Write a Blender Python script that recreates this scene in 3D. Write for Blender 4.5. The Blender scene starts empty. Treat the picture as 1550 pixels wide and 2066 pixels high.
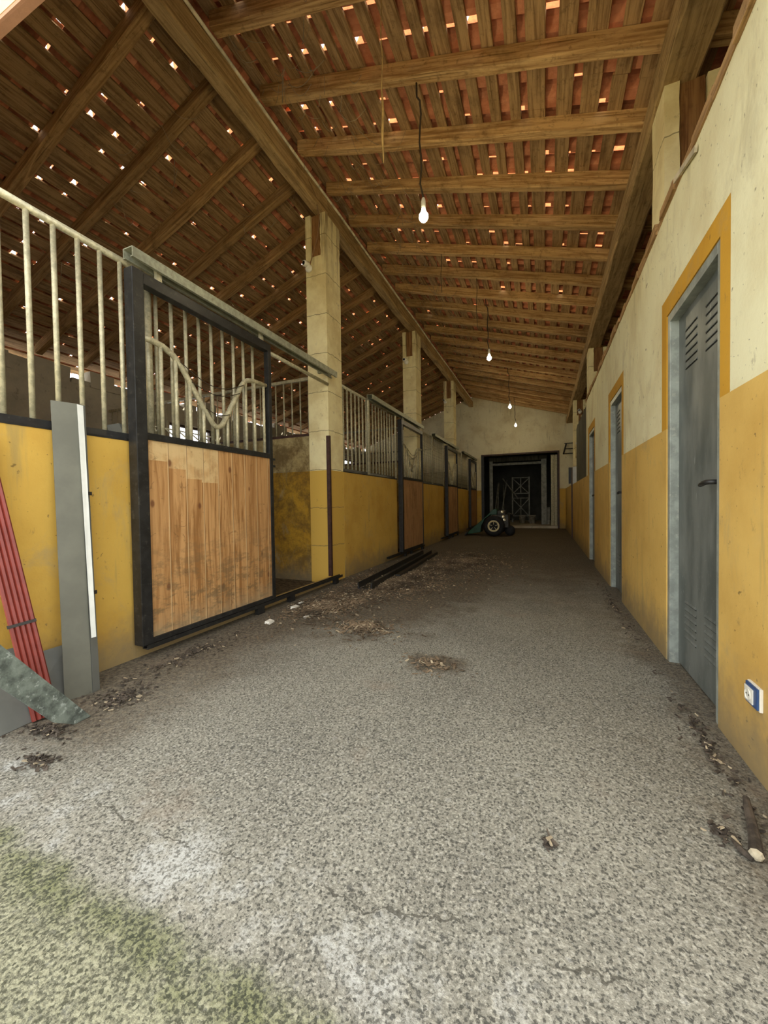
import bpy, bmesh, math, random
from mathutils import Vector, Matrix
random.seed(7)
S = bpy.context.scene
COL = S.collection
R = math.radians

# ------------------------------------------------------------------ camera
cam_d = bpy.data.cameras.new('camera')
cam = bpy.data.objects.new('camera', cam_d)
COL.objects.link(cam)
YAW, PITCH, ROLL, HC = math.atan(324 / 776.0), R(1.3), 0.015, 1.0
fw = Vector((-math.sin(YAW) * math.cos(PITCH), math.cos(YAW) * math.cos(PITCH), -math.sin(PITCH)))
rt0 = Vector((math.cos(YAW), math.sin(YAW), 0))
up0 = rt0.cross(fw)
rt = math.cos(ROLL) * rt0 - math.sin(ROLL) * up0
up = math.cos(ROLL) * up0 + math.sin(ROLL) * rt0
cam.matrix_world = Matrix(((rt.x, up.x, -fw.x, 0), (rt.y, up.y, -fw.y, 0), (rt.z, up.z, -fw.z, HC), (0, 0, 0, 1)))
cam_d.sensor_fit = 'VERTICAL'
cam_d.sensor_height = 36.0
cam_d.lens = 776 / 2066 * 36.0
cam_d.clip_start = 0.02
cam_d.clip_end = 200
S.camera = cam

# ------------------------------------------------------------------ daylight (an overcast-bright sky) and exposure
W = bpy.data.worlds.new('sky')
S.world = W
W.use_nodes = True
SKY_STRENGTH = 2.7
bgn = W.node_tree.nodes['Background']
bgn.inputs[0].default_value = (0.97, 0.985, 1.0, 1)
bgn.inputs[1].default_value = SKY_STRENGTH
S.view_settings.view_transform = 'Standard'
S.view_settings.look = 'None'
S.view_settings.exposure = 0.33
S.view_settings.gamma = 1.0
S.view_settings.use_curve_mapping = False
S.cycles.max_bounces = 12
S.cycles.diffuse_bounces = 6
S.cycles.sample_clamp_indirect = 6.0
BULB_W = 13.0
# the sun stands behind the building and lights the added, unseen yard in front of the shaded entrance
sun_d = bpy.data.lights.new('sun', 'SUN')
sun_d.energy = 16.0
sun_d.color = (1.0, 0.95, 0.84)
sun_d.angle = 0.01
sun = bpy.data.objects.new('sun', sun_d)
COL.objects.link(sun)
sun.rotation_euler = Vector((-0.42, -0.62, -1.0)).to_track_quat('-Z', 'Y').to_euler()
sun.location = (6, 20, 14)

# ------------------------------------------------------------------ the building's main measures (metres)
XR = 0.696           # face of right wall
XL = -2.5            # face of the stall fronts
XW = -7.0            # outer wall behind the stalls
XE = 3.0             # unseen outer wall behind the right-hand rooms, put in to keep them dark
YB = 15.1            # far wall of the aisle
YF = 0.96            # front wall
STRIPE = 1.43        # height of the yellow paint
ZR0, SR = 4.16, -0.2976       # underside of the right rafters: z = ZR0 + SR*x
ZL0, SL = 4.87 + 0.36 * 2.65, 0.36   # underside of the left rafters
RH = 0.125           # rafter height
def zr(x): return ZR0 + SR * x
def zl(x): return ZL0 + SL * x

# ------------------------------------------------------------------ material helpers
def srgb(r, g, b):
    f = lambda c: (c / 255 / 12.92) if c / 255 <= 0.04045 else ((c / 255 + 0.055) / 1.055) ** 2.4
    return (f(r), f(g), f(b), 1)

class NT:
    def __init__(s, name, rough=0.8, metal=0.0, spec=0.3):
        s.m = bpy.data.materials.new(name); s.m.use_nodes = True
        s.t = s.m.node_tree; s.n = s.t.nodes; s.l = s.t.links
        s.b = s.n['Principled BSDF']
        s.b.inputs['Roughness'].default_value = rough
        s.b.inputs['Metallic'].default_value = metal
        s.b.inputs['Specular IOR Level'].default_value = spec
    def _set(s, sock, v):
        if hasattr(v, 'is_output') or isinstance(v, bpy.types.NodeSocket): s.l.new(v, sock)
        else: sock.default_value = v
    def math(s, op, a, b=0.0, c=0.0):
        n = s.n.new('ShaderNodeMath'); n.operation = op
        s._set(n.inputs[0], a); s._set(n.inputs[1], b); s._set(n.inputs[2], c)
        return n.outputs[0]
    def mix(s, f, a, b, mode='MIX'):
        n = s.n.new('ShaderNodeMix'); n.data_type = 'RGBA'; n.blend_type = mode
        s._set(n.inputs['Factor'], f); s._set(n.inputs[6], a); s._set(n.inputs[7], b)
        return n.outputs[2]
    def pos(s):
        return s.n.new('ShaderNodeNewGeometry').outputs['Position']
    def obj(s):
        return s.n.new('ShaderNodeTexCoord').outputs['Object']
    def sep(s, v):
        n = s.n.new('ShaderNodeSeparateXYZ'); s.l.new(v, n.inputs[0]); return n.outputs
    def rnd(s):
        return s.n.new('ShaderNodeObjectInfo').outputs['Random']
    def scale(s, v, sc, shift=None):
        n = s.n.new('ShaderNodeVectorMath'); n.operation = 'MULTIPLY_ADD'
        s.l.new(v, n.inputs[0]); n.inputs[1].default_value = sc
        if shift is not None:
            c = s.n.new('ShaderNodeCombineXYZ')
            for i in range(3): s.l.new(shift, c.inputs[i])
            s.l.new(c.outputs[0], n.inputs[2])
        return n.outputs[0]
    def noise(s, v, sc, det=4.0, rough=0.6, dist=0.0):
        n = s.n.new('ShaderNodeTexNoise')
        s.l.new(v, n.inputs['Vector']); n.inputs['Scale'].default_value = sc
        n.inputs['Detail'].default_value = det; n.inputs['Roughness'].default_value = rough
        n.inputs['Distortion'].default_value = dist
        return n.outputs['Fac']
    def voro(s, v, sc, out='Distance', feat='F1'):
        n = s.n.new('ShaderNodeTexVoronoi'); n.feature = feat
        s.l.new(v, n.inputs['Vector']); n.inputs['Scale'].default_value = sc
        return n.outputs[out]
    def ramp(s, f, a, b):           # smooth 0..1 between a and b
        n = s.n.new('ShaderNodeMapRange'); n.interpolation_type = 'SMOOTHSTEP'
        s._set(n.inputs[0], f)
        if a <= b:
            n.inputs[1].default_value = a; n.inputs[2].default_value = b
        else:
            n.inputs[1].default_value = b; n.inputs[2].default_value = a
            n.inputs[3].default_value = 1.0; n.inputs[4].default_value = 0.0
        return n.outputs[0]
    def bump(s, h, strength=0.3, dist=0.01):
        n = s.n.new('ShaderNodeBump'); n.inputs['Strength'].default_value = strength
        n.inputs['Distance'].default_value = dist
        s.l.new(h, n.inputs['Height']); s.l.new(n.outputs[0], s.b.inputs['Normal'])
    def out(s, c):
        s._set(s.b.inputs['Base Color'], c); return s.m
    def box(s, v, lo, hi):          # 1 inside lo..hi
        return s.math('MULTIPLY', s.math('GREATER_THAN', v, lo), s.math('LESS_THAN', v, hi))

def wood_mat(name, dark, light, axis, rough=0.85, stain=0.5, world=True, shear=0.0):
    k = NT(name, rough, 0, 0.2)
    v = k.pos() if world else k.obj()
    if shear:                      # follow the pitch of the roof
        x_, y_, z_ = k.sep(v); cv = k.n.new('ShaderNodeCombineXYZ')
        k.l.new(x_, cv.inputs[0]); k.l.new(y_, cv.inputs[1]); k.l.new(k.math('MULTIPLY_ADD', x_, -shear, z_), cv.inputs[2]); v = cv.outputs[0]
    sc = [22.0, 22.0, 22.0]; sc['xyz'.index(axis)] = 1.3
    r = k.rnd()
    g = k.noise(k.scale(v, sc, k.math('MULTIPLY', r, 50.0)), 1.6, 6, 0.65, 0.6)
    c = k.mix(k.ramp(g, 0.34, 0.62), dark, light)
    blot = k.noise(v, 2.3, 5, 0.7)
    c = k.mix(k.math('MULTIPLY', k.ramp(blot, 0.5, 0.72), stain), c, tuple(x * 0.45 for x in dark[:3]) + (1,))
    sc2 = [70.0, 70.0, 70.0]; sc2['xyz'.index(axis)] = 1.5
    cr = k.noise(k.scale(v, sc2), 1.0, 2, 0.5)
    c = k.mix(k.math('MULTIPLY', k.ramp(cr, 0.66, 0.72), 0.6), c, tuple(x * 0.3 for x in dark[:3]) + (1,))
    # fine mottling and pale rotted streaks
    fm = k.noise(v, 19.0, 5, 0.75)
    c = k.mix(k.math('MULTIPLY', k.ramp(fm, 0.54, 0.68), stain * 0.8), c, tuple(x * 0.4 for x in dark[:3]) + (1,))
    sc3 = [9.0, 9.0, 9.0]; sc3['xyz'.index(axis)] = 0.9
    ro = k.noise(k.scale(v, sc3, k.math('MULTIPLY', r, 31.0)), 1.0, 5, 0.6, 0.8)
    c = k.mix(k.math('MULTIPLY', k.ramp(ro, 0.64, 0.70), 0.55), c, tuple(min(0.8, x * 1.45) for x in light[:3]) + (1,))
    br = k.math('MULTIPLY_ADD', r, 0.35, 0.82)
    c = k.mix(1.0, c, k.n_comb(br), 'MULTIPLY')
    k.bump(g, 0.5, 0.006)
    return k.out(c)
def _comb(s, f):
    n = s.n.new('ShaderNodeCombineColor')
    for i in range(3): s.l.new(f, n.inputs[i])
    return n.outputs[0]
NT.n_comb = _comb

def plain(name, col, rough=0.6, metal=0.0, var=0.25, sc=9.0, rust=None, rustamt=0.5):
    k = NT(name, rough, metal, 0.4)
    v = k.obj()
    n = k.noise(v, sc, 5, 0.65)
    d = tuple(c * (1 - var) for c in col[:3]) + (1,)
    l = tuple(min(1, c * (1 + var)) for c in col[:3]) + (1,)
    c = k.mix(k.ramp(n, 0.35, 0.65), d, l)
    if rust:
        n2 = k.noise(v, sc * 2.7, 5, 0.7)
        c = k.mix(k.math('MULTIPLY', k.ramp(n2, 0.55, 0.68), rustamt), c, rust)
    k.bump(n, 0.15, 0.003)
    return k.out(c)

YEL = (0.66, 0.42, 0.085, 1)
YEL_R = (0.74, 0.49, 0.135, 1)
ORA = (0.64, 0.35, 0.04, 1)
CRE = (0.80, 0.73, 0.46, 1)

def painted_wall(name, bands=(), grime=0.5, low=YEL, high=CRE, stripe=STRIPE, streak=0.5, scuff=0.0):
    k = NT(name, 0.85, 0, 0.2)
    p = k.pos(); x, y, z = k.sep(p)
    paint = k.math('LESS_THAN', z, stripe)
    c = k.mix(paint, high, low)
    if bands:
        f = None
        for (y0, y1, z1) in bands:
            b = k.math('MULTIPLY', k.box(y, y0, y1), k.box(z, stripe, z1))
            f = b if f is None else k.math('MAXIMUM', f, b)
        c = k.mix(f, c, ORA)
    big = k.noise(p, 1.7, 5, 0.6)
    c = k.mix(k.math('MULTIPLY', k.ramp(big, 0.38, 0.72), 0.35), c, (0.50, 0.33, 0.09, 1), 'MULTIPLY')
    # rubbed and peeling flecks
    sm = k.noise(k.scale(p, (1, 1, 0.6)), 14.0, 5, 0.75)
    c = k.mix(k.math('MULTIPLY', k.ramp(sm, 0.6, 0.72), grime), c, (0.16, 0.12, 0.06, 1))
    st = k.noise(k.scale(p, (9, 9, 1.0)), 1.0, 4, 0.6)
    c = k.mix(k.math('MULTIPLY', k.ramp(st, 0.58, 0.75), streak), c, (0.30, 0.25, 0.11, 1))
    sp = k.noise(p, 45.0, 2, 0.5)
    c = k.mix(k.math('MULTIPLY', k.ramp(sp, 0.70, 0.76), 0.6), c, (0.10, 0.07, 0.04, 1))
    if scuff:                      # brown hoof and manure rubbing
        q = k.noise(p, 2.4, 6, 0.7, 0.4); q2 = k.noise(p, 18.0, 5, 0.75)
        c = k.mix(k.math('MULTIPLY', k.ramp(k.math('MULTIPLY_ADD', q2, 0.6, q), 0.62, 0.95), scuff), c, (0.12, 0.072, 0.022, 1))
    mk = k.noise(k.scale(p, (7, 7, 15)), 1.0, 3, 0.6)        # small black scrapes
    c = k.mix(k.math('MULTIPLY', k.ramp(mk, 0.70, 0.74), 0.7), c, (0.13, 0.085, 0.03, 1))
    rub = k.noise(k.scale(p, (3, 3, 2)), 1.0, 6, 0.75, 0.6)    # greyish rubbed areas
    c = k.mix(k.math('MULTIPLY', k.ramp(rub, 0.54, 0.75), grime), c, (0.36, 0.30, 0.17, 1))
    # splash dirt at the foot of the wall
    zz = k.math('ADD', z, k.math('MULTIPLY', k.math('SUBTRACT', k.noise(p, 5.0, 4, 0.7), 0.5), 0.5))
    c = k.mix(k.math('MULTIPLY', k.ramp(zz, 0.42, -0.05), 0.75), c, (0.20, 0.17, 0.11, 1))
    k.bump(k.noise(p, 30.0, 5, 0.7), 0.25, 0.008)
    return k.out(c)

# ------------------------------------------------------------------ materials
DOORS = [(2.09, 2.87), (4.36, 5.10), (6.58, 7.36)]       # the three metal doors on the right
M = {}
M['wall_right'] = painted_wall('right_wall_paint', [(a - 0.1, b + 0.1, 2.225) for a, b in DOORS], 0.4, low=YEL_R, high=(0.88, 0.84, 0.54, 1), streak=0.4)
M['wall_stall'] = painted_wall('stall_wall_paint', (), 0.45)
M['wall_part'] = painted_wall('partition_paint', (), 0.95, low=(0.52, 0.30, 0.03, 1), high=(0.55, 0.45, 0.22, 1), streak=0.9, scuff=0.8)
M['wall_back'] = painted_wall('far_wall_paint', (), 0.4, high=(0.82, 0.76, 0.52, 1))
def plaster(name, col, grime):
    k = NT(name, 0.9, 0, 0.15); p = k.pos()
    n = k.noise(p, 2.2, 6, 0.65)
    c = k.mix(k.ramp(n, 0.35, 0.7), col, tuple(q * 0.72 for q in col[:3]) + (1,))
    n2 = k.noise(p, 6.0, 6, 0.75, 0.5)
    c = k.mix(k.math('MULTIPLY', k.ramp(n2, 0.58, 0.7), grime), c, (0.10, 0.085, 0.06, 1))
    k.bump(n2, 0.3, 0.01)
    return k.out(c)
M['outer_wall'] = plaster('grey_render', (0.60, 0.55, 0.42, 1), 0.6)
M['front_wall'] = plaster('front_render', (0.78, 0.60, 0.36, 1), 0.3)
M['lintel_edge'] = plaster('reddish_render', (0.50, 0.27, 0.17, 1), 0.3)
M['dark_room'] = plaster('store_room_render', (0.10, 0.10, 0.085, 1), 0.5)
def column_mat():
    k = NT('whitewashed_concrete', 0.9, 0, 0.15); p = k.pos(); x, y, z = k.sep(p)
    n = k.noise(p, 3.0, 6, 0.65)
    c = k.mix(k.ramp(n, 0.35, 0.7), (0.90, 0.81, 0.47, 1), (0.72, 0.60, 0.31, 1))
    c = k.mix(k.math('MULTIPLY', k.box(x, -3.0, -2.0), k.math('LESS_THAN', z, STRIPE)), c, YEL)
    # board joints left in the concrete
    zz = k.math('ADD', z, k.math('MULTIPLY', k.noise(p, 7.0, 3, 0.6), 0.05))
    fr = k.math('FRACT', k.math('MULTIPLY', zz, 2.05))
    c = k.mix(k.math('MULTIPLY', k.math('LESS_THAN', fr, 0.018), 0.7), c, (0.18, 0.14, 0.07, 1))
    n2 = k.noise(p, 9.0, 6, 0.75, 0.4)
    c = k.mix(k.math('MULTIPLY', k.ramp(n2, 0.6, 0.72), 0.6), c, (0.16, 0.12, 0.06, 1))
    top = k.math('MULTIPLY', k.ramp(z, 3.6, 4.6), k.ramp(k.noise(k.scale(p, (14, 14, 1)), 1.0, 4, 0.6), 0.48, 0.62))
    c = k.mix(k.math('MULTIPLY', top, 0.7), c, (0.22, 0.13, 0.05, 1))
    k.bump(n2, 0.3, 0.008)
    return k.out(c)
M['column'] = column_mat()
M['rafter'] = wood_mat('rafter_timber', (0.31, 0.165, 0.06, 1), (0.60, 0.385, 0.17, 1), 'x', stain=0.6, shear=SR)
M['rafter_left'] = wood_mat('shaded_rafter_timber', (0.25, 0.135, 0.05, 1), (0.46, 0.28, 0.115, 1), 'x', stain=0.6, shear=SL)  # the left slope's shade is put into this darker timber tone
M['beam'] = wood_mat('beam_timber', (0.28, 0.175, 0.07, 1), (0.52, 0.35, 0.155, 1), 'y', stain=0.5)
M['plank'] = wood_mat('roof_board_timber', (0.22, 0.125, 0.052, 1), (0.44, 0.275, 0.125, 1), 'y', stain=0.5)
M['stub'] = wood_mat('stub_timber', (0.16, 0.07, 0.025, 1), (0.32, 0.17, 0.065, 1), 'z', stain=0.3)
M['grey_wood'] = plain('weathered_board', (0.12, 0.14, 0.115, 1), 0.9, 0, 0.5, 14, (0.36, 0.40, 0.35, 1), 0.8)
M['old_board'] = wood_mat('old_grey_boards', (0.07, 0.065, 0.045, 1), (0.17, 0.16, 0.11, 1), 'z', 0.9, 0.3)
def tile_mat():
    k = NT('clay_tile', 0.85, 0, 0.2); p = k.pos()
    n = k.noise(p, 8.0, 5, 0.7)
    c = k.mix(k.ramp(n, 0.35, 0.65), (0.56, 0.20, 0.10, 1), (0.74, 0.31, 0.17, 1))
    n2 = k.noise(p, 3.0, 5, 0.7)
    c = k.mix(k.math('MULTIPLY', k.ramp(n2, 0.5, 0.7), 0.45), c, (0.10, 0.05, 0.03, 1))
    k.bump(n, 0.2, 0.005)
    return k.out(c)
M['tile'] = tile_mat()
M['tile_bounce'] = plain('clay_bounce_plate', (0.62, 0.25, 0.09, 1), 0.9, 0, 0.25, 14)  # colour of the bounce plates added behind the roof slits
M['black'] = plain('black_painted_steel', (0.018, 0.018, 0.017, 1), 0.42, 0, 0.3, 12, (0.10, 0.09, 0.07, 1), 0.35)
M['brown_steel'] = plain('brown_painted_steel', (0.06, 0.028, 0.02, 1), 0.5, 0, 0.3, 12)
M['galv'] = plain('galvanised_tube', (0.50, 0.46, 0.30, 1), 0.42, 0.25, 0.22, 30, (0.20, 0.13, 0.06, 1), 0.5)
M['galv_dull'] = plain('galvanised_rail', (0.33, 0.34, 0.25, 1), 0.5, 0.3, 0.2, 20, (0.16, 0.12, 0.07, 1), 0.4)
M['rod_back'] = plain('dim_steel_rod', (0.20, 0.18, 0.12, 1), 0.5, 0.2, 0.2, 20)  # darker copy for the farther partition bars, their dimness put into the colour
def door_mat():
    k = NT('grey_door_paint', 0.42, 0.0, 0.45); p = k.pos(); x, y, z = k.sep(p)
    n = k.noise(k.scale(p, (3, 3, 1.0)), 2.4, 5, 0.6)
    c = k.mix(k.ramp(n, 0.35, 0.68), (0.10, 0.115, 0.105, 1), (0.19, 0.205, 0.185, 1))
    n2 = k.noise(p, 26.0, 5, 0.8)
    c = k.mix(k.math('MULTIPLY', k.ramp(n2, 0.58, 0.72), k.math('MULTIPLY_ADD', k.ramp(z, 1.3, 0.1), 0.5, 0.12)), c, (0.40, 0.42, 0.38, 1))
    sc = k.noise(k.scale(p, (1, 40, 6)), 1.0, 2, 0.5)
    c = k.mix(k.math('MULTIPLY', k.ramp(sc, 0.70, 0.75), 0.35), c, (0.55, 0.56, 0.5, 1))
    k.bump(n2, 0.05, 0.002)
    return k.out(c)
M['door'] = door_mat()
M['door_frame'] = plain('grey_frame_paint', (0.30, 0.33, 0.29, 1), 0.4, 0.1, 0.2, 10, (0.5, 0.5, 0.42, 1), 0.5)
M['slot'] = plain('louvre_shadow', (0.02, 0.022, 0.02, 1), 0.8)
def pine_mat():
    k = NT('pine_boards', 0.55, 0, 0.35); p = k.pos(); x, y, z = k.sep(p)
    fr = k.math('FRACT', k.math('MULTIPLY', k.math('SUBTRACT', y, 0.108), 1 / 0.148))
    idx = k.math('FLOOR', k.math('MULTIPLY', k.math('SUBTRACT', y, 0.108), 1 / 0.148))
    h = k.math('FRACT', k.math('MULTIPLY', k.math('SINE', k.math('MULTIPLY', idx, 12.9898)), 43758.5))
    sh = k.n.new('ShaderNodeCombineXYZ'); k.l.new(k.math('MULTIPLY', h, 9.0), sh.inputs[2])
    va = k.n.new('ShaderNodeVectorMath'); va.operation = 'ADD'; k.l.new(p, va.inputs[0]); k.l.new(sh.outputs[0], va.inputs[1])
    g = k.noise(k.scale(va.outputs[0], (1, 26, 1.6)), 1.0, 5, 0.6, 1.2)
    c = k.mix(k.ramp(g, 0.36, 0.62), (0.33, 0.155, 0.048, 1), (0.60, 0.34, 0.135, 1))
    c = k.mix(k.math('MULTIPLY', k.math('GREATER_THAN', h, 0.55), 0.35), c, (0.42, 0.22, 0.08, 1))
    # fresh wood where a notice board has been taken down (bay one)
    a1 = k.math('MULTIPLY', k.box(y, 1.70, 1.884), k.math('GREATER_THAN', z, 1.31))
    a2 = k.math('MULTIPLY', k.box(y, 1.884, 2.03), k.math('GREATER_THAN', z, 1.265))
    a3 = k.math('MULTIPLY', k.box(y, 2.03, 2.17), k.math('GREATER_THAN', z, 1.20))
    a4 = k.math('MULTIPLY', k.box(y, 2.17, 2.332), k.math('GREATER_THAN', z, 1.178))
    f = k.math('MAXIMUM', k.math('MAXIMUM', a1, a2), k.math('MAXIMUM', a3, a4))
    c = k.mix(k.math('MULTIPLY', f, k.math('MULTIPLY_ADD', k.ramp(k.noise(p, 9, 4, 0.6), 0.35, 0.55), 0.5, 0.35)), c, (0.72, 0.53, 0.26, 1))
    # knots
    kn = k.voro(k.scale(p, (1, 7.0, 4.2)), 1.0)
    c = k.mix(k.math('MULTIPLY', k.ramp(kn, 0.15, 0.06), 0.85), c, (0.16, 0.06, 0.025, 1))
    # hoof scuffs and splash low down
    dirt = k.noise(k.scale(p, (1, 3, 7)), 2.0, 6, 0.75)
    zz = k.ramp(z, 1.05, 0.25)
    c = k.mix(k.math('MULTIPLY', k.math('MULTIPLY', k.ramp(dirt, 0.46, 0.6), zz), 0.8), c, (0.20, 0.13, 0.06, 1))
    zb = k.math('ADD', z, k.math('MULTIPLY', k.noise(p, 8, 4, 0.7), 0.25))
    c = k.mix(k.math('MULTIPLY', k.ramp(zb, 0.45, 0.2), 0.55), c, (0.36, 0.30, 0.18, 1))
    sc_ = k.noise(k.scale(p, (1, 10, 14)), 1.0, 5, 0.7, 1.0)
    c = k.mix(k.math('MULTIPLY', k.ramp(sc_, 0.6, 0.7), 0.6), c, (0.17, 0.09, 0.035, 1))
    jt = k.math('LESS_THAN', fr, 0.045)
    c = k.mix(k.math('MULTIPLY', jt, 0.7), c, (0.72, 0.52, 0.27, 1))
    c = k.mix(k.math('MULTIPLY', k.box(fr, 0.045, 0.075), 0.7), c, (0.12, 0.06, 0.02, 1))
    k.bump(g, 0.15, 0.003)
    return k.out(c)
M['pine'] = pine_mat()
M['pine_far'] = wood_mat('worn_pine_boards', (0.30, 0.15, 0.06, 1), (0.50, 0.29, 0.13, 1), 'z', 0.6, 0.4)
M['sheet'] = plain('grey_coated_sheet', (0.135, 0.134, 0.10, 1), 0.45, 0.1, 0.12, 3)
M['sheet2'] = plain('grey_offcut_sheet', (0.16, 0.165, 0.145, 1), 0.45, 0.1, 0.12, 3)
M['film'] = plain('white_protective_film', (0.80, 0.82, 0.76, 1), 0.4, 0, 0.06, 6)
M['red'] = plain('red_coated_steel', (0.21, 0.036, 0.024, 1), 0.42, 0, 0.15, 6)
M['strap'] = plain('black_strap', (0.03, 0.025, 0.02, 1), 0.6)
M['white_plastic'] = plain('white_plastic', (0.78, 0.76, 0.66, 1), 0.4, 0, 0.06, 6)
M['blue_plastic'] = plain('blue_plastic', (0.03, 0.075, 0.20, 1), 0.35, 0, 0.08, 6)
M['lens'] = plain('black_lens', (0.006, 0.006, 0.006, 1), 0.15)
M['cable_white'] = plain('dusty_white_cable', (0.78, 0.70, 0.50, 1), 0.6)
M['cable_black'] = plain('black_cable', (0.05, 0.035, 0.02, 1), 0.6)
M['cable_brown'] = plain('brown_cable', (0.26, 0.15, 0.07, 1), 0.7)
M['twine'] = plain('straw_twine', (0.48, 0.32, 0.12, 1), 0.9)
M['web'] = plain('dusty_web', (0.30, 0.23, 0.14, 1), 1.0)
M['tyre'] = plain('rubber', (0.012, 0.012, 0.012, 1), 0.7)
M['rim'] = plain('cream_rim', (0.78, 0.70, 0.42, 1), 0.45, 0, 0.1)
M['green'] = plain('green_paint', (0.008, 0.07, 0.024, 1), 0.4, 0, 0.2, 6)
M['engine'] = plain('engine_metal', (0.05, 0.045, 0.035, 1), 0.45, 0.5, 0.4, 12)
M['chrome'] = plain('bright_metal', (0.70, 0.64, 0.45, 1), 0.25, 0.7, 0.1)
M['rack'] = plain('rack_steel', (0.22, 0.22, 0.18, 1), 0.5, 0.2)
M['bucket'] = plain('bucket_plastic', (0.42, 0.40, 0.33, 1), 0.6)
M['chip_a'] = plain('wood_chip', (0.15, 0.108, 0.065, 1), 0.95, 0, 0.5, 3.0)
M['chip_b'] = plain('pale_wood_chip', (0.38, 0.31, 0.20, 1), 0.95, 0, 0.3, 3.0)
M['bark'] = plain('charred_bark', (0.07, 0.055, 0.04, 1), 0.95, 0, 0.5, 20)
M['cut_wood'] = plain('cut_wood', (0.55, 0.48, 0.33, 1), 0.9)
M['glow'] = bpy.data.materials.new('lit_bulb'); M['glow'].use_nodes = True
_b = M['glow'].node_tree.nodes['Principled BSDF']
_b.inputs['Base Color'].default_value = (1, 1, 1, 1)
_b.inputs['Emission Color'].default_value = (1, 0.90, 0.62, 1)
_b.inputs['Emission Strength'].default_value = 14.0

def floor_mat():
    k = NT('concrete_floor', 0.9, 0, 0.2); p = k.pos(); x, y, z = k.sep(p)
    n0 = k.noise(p, 1.1, 5, 0.6)
    c = k.mix(k.ramp(n0, 0.3, 0.7), (0.195, 0.185, 0.148, 1), (0.275, 0.262, 0.208, 1))
    # aggregate grain
    g1 = k.noise(p, 105.0, 3, 0.75)
    gv = k.n.new('ShaderNodeRGBToBW'); k.l.new(k.voro(p, 150.0, 'Color'), gv.inputs[0])
    g1 = k.math('MULTIPLY_ADD', k.math('SUBTRACT', gv.outputs[0], 0.5), 0.28, k.math('MULTIPLY_ADD', k.math('SUBTRACT', g1, 0.5), 0.75, 0.5))
    c = k.mix(k.math('MULTIPLY', k.ramp(g1, 0.52, 0.66), 0.75), c, (0.45, 0.43, 0.35, 1))
    c = k.mix(k.math('MULTIPLY', k.ramp(g1, 0.48, 0.38), 0.85), c, (0.055, 0.054, 0.045, 1))
    g2 = k.noise(p, 22.0, 4, 0.75)
    c = k.mix(k.math('MULTIPLY', k.ramp(g2, 0.60, 0.72), 0.55), c, (0.12, 0.115, 0.095, 1))
    v = k.voro(p, 9.0)
    c = k.mix(k.math('MULTIPLY', k.ramp(v, 0.10, 0.05), 0.55), c, (0.05, 0.05, 0.045, 1))
    g3 = k.noise(p, 38.0, 3, 0.6)
    c = k.mix(k.math('MULTIPLY', k.ramp(g3, 0.60, 0.68), 0.6), c, (0.06, 0.058, 0.048, 1))
    c = k.mix(k.math('MULTIPLY', k.ramp(g3, 0.40, 0.33), 0.4), c, (0.42, 0.41, 0.36, 1))
    # lime bloom near the threshold
    yn = k.math('ADD', y, k.math('MULTIPLY', k.math('SUBTRACT', k.noise(p, 3.2, 5, 0.7), 0.5), 0.55))
    lime = k.math('MULTIPLY', k.ramp(k.math('ABSOLUTE', k.math('SUBTRACT', yn, 0.74)), 0.17, 0.02), k.ramp(k.noise(p, 4.5, 5, 0.7), 0.46, 0.62))
    lime = k.math('MULTIPLY', lime, k.ramp(x, 0.5, -0.6))
    c = k.mix(k.math('MULTIPLY', lime, k.math('MULTIPLY_ADD', k.ramp(g1, 0.42, 0.56), 0.5, 0.2)), c, (0.48, 0.485, 0.45, 1))
    # moss and weathered aggregate outside the drip line
    y2 = k.math('ADD', y, k.math('MULTIPLY', k.math('SUBTRACT', k.noise(p, 6.0, 5, 0.7), 0.5), 0.16))
    y2 = k.math('ADD', y2, k.math('MULTIPLY', k.ramp(x, -0.5, 0.6), 0.25))
    outm = k.ramp(y2, 0.66, 0.56)
    c = k.mix(k.math('MULTIPLY', outm, 0.55), c, k.mix(k.ramp(g1, 0.42, 0.6), (0.085, 0.088, 0.045, 1), (0.31, 0.31, 0.17, 1)))
    moss = k.math('MULTIPLY', k.ramp(k.math('ABSOLUTE', k.math('SUBTRACT', y2, 0.575)), 0.085, 0.01), k.ramp(k.noise(p, 5.0, 5, 0.7), 0.36, 0.56))
    c = k.mix(k.math('MULTIPLY', moss, 0.75), c, k.mix(k.ramp(g1, 0.42, 0.6), (0.040, 0.046, 0.026, 1), (0.165, 0.175, 0.075, 1)))
    # earthy dirt: along the stall fronts, along the right wall, deep in the aisle
    dn = k.math('SUBTRACT', k.noise(p, 3.0, 6, 0.7), 0.5)
    xl = k.math('ADD', x, k.math('MULTIPLY', dn, 1.1))
    dl = k.math('MULTIPLY', k.ramp(xl, -1.40, -2.05), k.ramp(y, 0.75, 1.05))
    dr = k.math('MULTIPLY', k.ramp(xl, 0.42, 0.68), k.ramp(y, 1.0, 1.3))
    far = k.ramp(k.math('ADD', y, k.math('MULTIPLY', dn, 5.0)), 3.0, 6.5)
    ex = k.math('MULTIPLY', k.math('ADD', x, 1.65), 1 / 1.25); ey = k.math('MULTIPLY', k.math('SUBTRACT', y, 4.9), 1 / 2.5)
    er = k.math('ADD', k.math('SQRT', k.math('ADD', k.math('MULTIPLY', ex, ex), k.math('MULTIPLY', ey, ey))), k.math('MULTIPLY', dn, 1.2))
    dl = k.math('MAXIMUM', dl, k.ramp(er, 1.1, 0.75))
    sx = k.math('MULTIPLY', k.math('ADD', x, 0.65), 5.0); sy = k.math('MULTIPLY', k.math('SUBTRACT', y, 2.29), 6.5)
    sr = k.math('ADD', k.math('SQRT', k.math('ADD', k.math('MULTIPLY', sx, sx), k.math('MULTIPLY', sy, sy))), k.math('MULTIPLY', dn, 2.2))
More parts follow.
